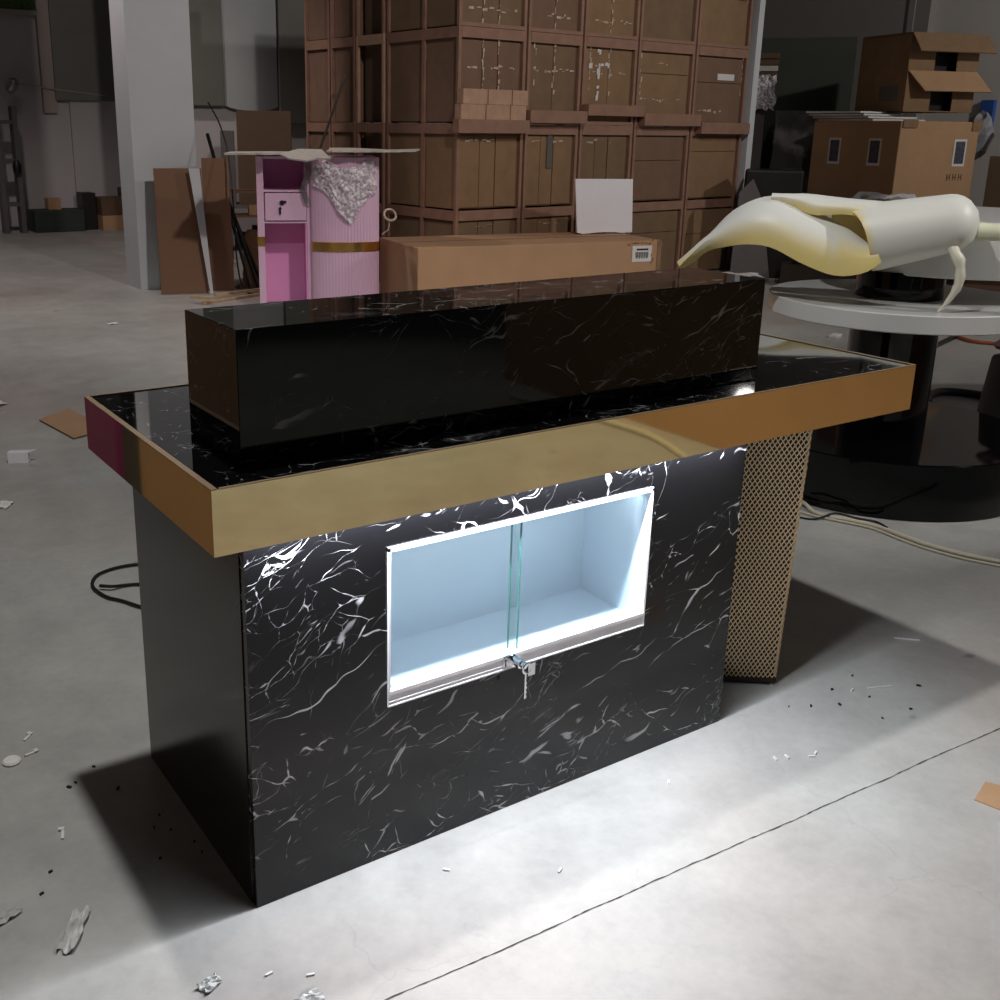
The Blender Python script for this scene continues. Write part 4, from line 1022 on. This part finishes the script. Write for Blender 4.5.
# ------------------------------------------------------------------ cables and small things on the floor
def cable(name, pts, r_, mt, label, n=60, z=None):
    q = [(p[0], p[1], (p[2] if len(p) > 2 else r_+0.001)) for p in pts]; m = MB(); m.tube(resample(q, n), r_, 8)
    return tag(m.build(name, mt), label, 'cable')
cable('power_cable', [(0.50,1.60),(0.40,1.655),(0.30,1.70),(0.20,1.68),(0.155,1.60),(0.165,1.50),(0.20,1.44),(0.25,1.34),(0.32,1.24),(0.42,1.15),(0.52,1.0),(0.55,0.75)], 0.0055, M['rubber'], 'black cable looping on the floor behind the black counter')
cable('power_cable', [(0.17,1.57,0.014),(0.20,1.545,0.014),(0.24,1.55),(0.29,1.53),(0.36,1.46),(0.46,1.40)], 0.0055, M['rubber'], 'inner black cable branch beside the looping cable', 30)
cable('cream_cable', [(2.30,1.30,0.012),(2.52,1.10,0.012),(2.68,1.00,0.02),(2.73,0.93,0.02),(2.70,0.85),(2.70,0.79),(2.74,0.72),(2.77,0.62),(2.765,0.50),(2.765,0.42),(2.79,0.30),(2.84,0.19),(2.92,0.05)], 0.0075, M['cream'], 'cream cable curving across the floor in front of the display stand', 90)
cable('cream_cable', [(2.66,0.90,0.006),(2.67,0.82,0.006),(2.71,0.72,0.006),(2.745,0.62,0.006),(2.735,0.50,0.006),(2.735,0.40,0.006),(2.76,0.28,0.006),(2.82,0.15,0.006)], 0.0045, M['cream'], 'thinner cream cable lying beside the thick cream cable', 60)
cable('tangled_cord', [(2.62,0.95,0.005),(2.60,0.88,0.005),(2.64,0.80,0.005),(2.72,0.77,0.022),(2.79,0.72,0.005),(2.82,0.66,0.005),(2.80,0.60,0.005)], 0.004, M['rubber'], 'thin black cord tangled around the cream cable', 70)
cable('orange_cable', [(6.72,2.78),(6.62,2.62),(6.58,2.50),(6.66,2.36),(6.8,2.1)], 0.012, M['orange'], 'orange cable on the floor beyond the display stand', 30)
m = MB(); m.bar((6.0,2.50,0.012),(6.95,2.78,0.012),0.03,0.02); tag(m.build('floor_batten', M['blackish']), 'thin dark batten on the floor beyond the display stand', 'batten')
cable('rubber_hose', [(4.62,1.60),(4.75,1.69),(4.92,1.72),(5.02,1.62),(5.04,1.48),(5.0,1.3)], 0.022, M['rubber'], 'black hose curving on the floor behind the display stand', 40)
bl = thing('dusty_barrel', (4.22, 0.94, 0), 0, 'dusty grey barrel with a rag at the right edge', 'barrel')
m = lmb(bl); m.lathe([(0,0),(0.165,0),(0.17,0.01),(0.145,0.28),(0.13,0.42),(0.125,0.43),(0,0.43)], (0,0,0), 32); m.build('barrel_body', M['grey_dust'], bl)
m = lmb(bl); m.tube([(-0.10,-0.05,0.43),(-0.19,-0.08,0.38),(-0.15,-0.10,0.33)], 0.003, 6); m.build('wire_handle', M['blackish'], bl)
m = MB(); blob(m, (4.20,0.92,0.492), 0.13, (1.0,1.0,0.42), 21); tag(m.build('rag', M['rag']), 'crumpled pinkish rag lying on the dusty barrel', 'rag')
m = MB(); m.M = xf((5.91,3.15,0), R(20)); m.box(-0.06,0.06,-0.03,0.03,0,0.02); tag(m.build('white_block', M['paper'], bevel=0.004), 'tiny white block on the floor under the white tier', 'block')
# left floor
m = MB(); m.prism([(0.50,3.70),(0.68,3.84),(0.74,3.36),(0.555,3.29)], 0.006, 0.010); m.prism([(0.60,3.5),(0.64,3.55),(0.65,3.45)], 0, 0.006); tag(m.build('cardboard_piece', M['card_light']), 'flat piece of cardboard on the floor at the left', 'cardboard')
m = MB(); m.M = xf((0.265,3.06,0), R(-25)) @ Matrix.Scale(0.66, 4); m.box(-0.07,0.06,-0.03,0.03,0,0.075)
m.add([(0.06,-0.03,0.074),(0.11,0.0,0.088),(0.06,0.03,0.074),(0.06,-0.03,0.070),(0.11,0.0,0.084),(0.06,0.03,0.070)], [(0,1,2),(5,4,3),(0,3,4,1),(1,4,5,2)])
tag(m.build('foam_block', M['white_trim'], bevel=0.003), 'white foam block on the floor at the left', 'foam block')
crumple('paper_scrap', (0.37,4.14,0), 0.12, 0.10, 0.02, 0.3, M['paper'], 'white paper scrap at the left edge of the floor, farthest back', 'paper scrap', 1)
crumple('paper_scrap', (0.34,3.98,0), 0.08, 0.05, 0.015, 0.9, M['paper'], 'smaller white scrap just in front of the farthest paper scrap', 'paper scrap', 2)
crumple('paper_scrap', (0.085,2.52,0), 0.07, 0.05, 0.012, 0.9, M['paper'], 'white scrap at the left edge below the foam block', 'paper scrap', 3)
m = MB(); m.M = xf((-0.28,0.735,0), 0.5); m.lathe([(0,0),(0.019,0),(0.021,0.004),(0.017,0.008),(0,0.009)], (0,0,0), 20); tag(m.build('white_disc', M['paper']), 'round whitish plastic cap on the floor at the left', 'cap')
crumple('film_scrap', (-0.305,0.12,0), 0.03, 0.10, 0.012, -0.55, M['scrap'], 'twisted clear film scrap on the floor near the lower left', 'plastic film', 5, n=8)
crumple('film_scrap', (-0.40,0.22,0), 0.05, 0.02, 0.01, 0.3, M['scrap'], 'small film scrap at the left edge near the bottom', 'plastic film', 6)
crumple('film_scrap', (-0.145,-0.13,0), 0.04, 0.025, 0.010, 0.3, M['scrap'], 'little crumpled film scrap in front of the counter corner', 'plastic film', 7)
crumple('film_scrap', (-0.02,-0.25,0), 0.05, 0.025, 0.008, 0.1, M['scrap'], 'little film scrap at the bottom left of the lit floor', 'plastic film', 17)
chips = [((-0.225,0.82), 0.03, 0.8, 'pale wood chip by the round plastic cap'), ((-0.235,0.745), 0.028, 0.2, 'pale wood chip just below the plastic cap'), ((-0.25,0.41), 0.034, 1.3, 'pale curled chip left of the counter shadow')]
for (x, y), l, rz, lb_ in chips:
    m = MB(); m.M = xf((x,y,0.0), rz); m.box(-l/2, l/2, -0.003, 0.003, 0, 0.004); m.box(l/2-0.005, l/2+0.004, -0.003, 0.009, 0.0, 0.005); tag(m.build('wood_chip', M['paper']), lb_, 'wood chip', 'pale chips on the left floor')
rd = random.Random(77)
m = MB()
for (x, y) in [(-0.10,0.50),(-0.085,0.33),(-0.06,0.36),(-0.05,0.30),(-0.12,0.62),(-0.03,0.25),(-0.10,0.23),(-0.17,0.57),(-0.20,0.56),(-0.02,0.20),(-0.30,0.30),(-0.34,0.26),(0.02,0.45),(1.50,-0.08),(1.56,-0.10),(1.62,-0.06),(1.66,-0.13),(1.60,-0.20),(1.72,-0.04),(1.83,-0.15),(1.70,-0.21),(1.44,-0.04)]:
    w = rd.uniform(0.002,0.0055); q = rd.uniform(0,3)
    m.obox((x+rd.uniform(-.01,.01), y+rd.uniform(-.01,.01), 0.0022), (w*2, w, 0.004), q)
tag(m.build('floor_grit', M['blackish']), 'dark grit crumbs scattered on the floor around the counter', 'grit', kind='stuff')
m = MB()
for (x, y) in [(1.23,-0.185),(1.26,-0.195),(1.31,-0.225),(1.33,-0.22),(0.95,-0.12),(0.36,-0.10),(1.66,-0.08),(0.55,-0.22),(-0.05,-0.16),(0.01,-0.20)]:
    m.obox((x, y, 0.002), (0.014, 0.004, 0.003), rd.uniform(0,3))
tag(m.build('floor_shavings', M['paper']), 'tiny white shavings scattered on the lit floor', 'shavings', kind='stuff')
m = MB(); m.obox((1.735,-0.11,0.002),(0.07,0.004,0.003),-0.4); tag(m.build('white_sliver', M['paper']), 'thin white sliver on the floor right of the mesh column', 'sliver')
m = MB(); m.obox((2.05,0.02,0.002),(0.07,0.005,0.003),-0.75); tag(m.build('white_sliver', M['paper']), 'white sliver on the floor at the right beyond the shadow', 'sliver')
m = MB(); m.prism([(1.475,-0.525),(1.56,-0.50),(1.62,-0.60),(1.50,-0.62)], 0.0, 0.003); tag(m.build('cardboard_piece', M['card_light']), 'tan cardboard scrap at the right edge of the floor in front', 'cardboard')
for k, (a, b_) in enumerate((((2.52,6.68),(3.20,6.93)), ((2.72,6.90),(3.45,7.10)), ((2.46,6.78),(2.58,6.62)))):
    m = MB(); m.bar((a[0],a[1],0.012+0.022*k),(b_[0],b_[1],0.012+0.022*k),0.03,0.02); tag(m.build('batten', M['stick']), ['front long pale batten on the floor left of the pink counter', 'rear pale batten on the floor behind the front batten', 'short batten crossing the end of the long batten'][k], 'batten', 'pale battens left of the pink counter')
crumple('paper_scrap', (1.62,6.15,0), 0.08, 0.04, 0.01, 0.2, M['paper'], 'small white scrap on the open floor behind the counter', 'paper scrap', 9)
m = MB(); rdd = random.Random(14)
for k in range(26):
    m.obox((3.10+rdd.uniform(0,0.35), 7.15+rdd.uniform(0,0.35), 0.011), (rdd.uniform(.03,.09), rdd.uniform(.01,.03), 0.02), rdd.uniform(0,3))
tag(m.build('scrap_litter', M['card_dark']), 'litter of dark scraps under the leaning poles', 'litter', kind='stuff')

# ------------------------------------------------------------------ things outside the frame that show as reflections in the gold fascia
box_thing('tan_carton', (3.75, -1.9, 0), (1.4, 2.8, 1.25), 0, M['card_light'], 'large tan carton beyond the right edge, mirrored in the gold front fascia', 'carton')
box_thing('tan_carton', (-1.17, 1.20, 0), (1.1, 1.5, 1.0), 0, M['card_light'], 'tan carton beyond the left edge, mirrored in the gold end fascia', 'carton')
mg = thing('magenta_counter', (-1.058, 2.985, 0), 0, 'magenta tambour counter beyond the left edge, mirrored in the gold end fascia', 'counter')
m = lmb(mg); m.box(-0.35,0.37,-0.55,0.55,0.03,1.0)
for k in range(40): m.box(0.37, 0.378, -0.55+k*0.0275, -0.55+k*0.0275+0.018, 0.03, 1.0)
for k in range(26): m.box(-0.35+k*0.0275, -0.35+k*0.0275+0.018, -0.558, -0.55, 0.03, 1.0)
m.build('tambour_body', M['maroon'], mg)
m = lmb(mg); m.box(-0.32,0.34,-0.52,0.52,0,0.03); m.build('plinth', M['blackish'], mg)
cable('rubber_hose', [(2.85,-0.7),(2.6,-1.2),(2.75,-1.7),(2.9,-2.2),(2.8,-2.9)], 0.015, M['cream'], 'pale hose on the floor beyond the right edge, mirrored in the gold front fascia', 40)
box_thing('black_block', (-0.96, 2.14, 0), (0.60, 0.29, 0.95), 0, M['blackish'], 'black case beyond the left edge, mirrored in the gold end fascia', 'case')
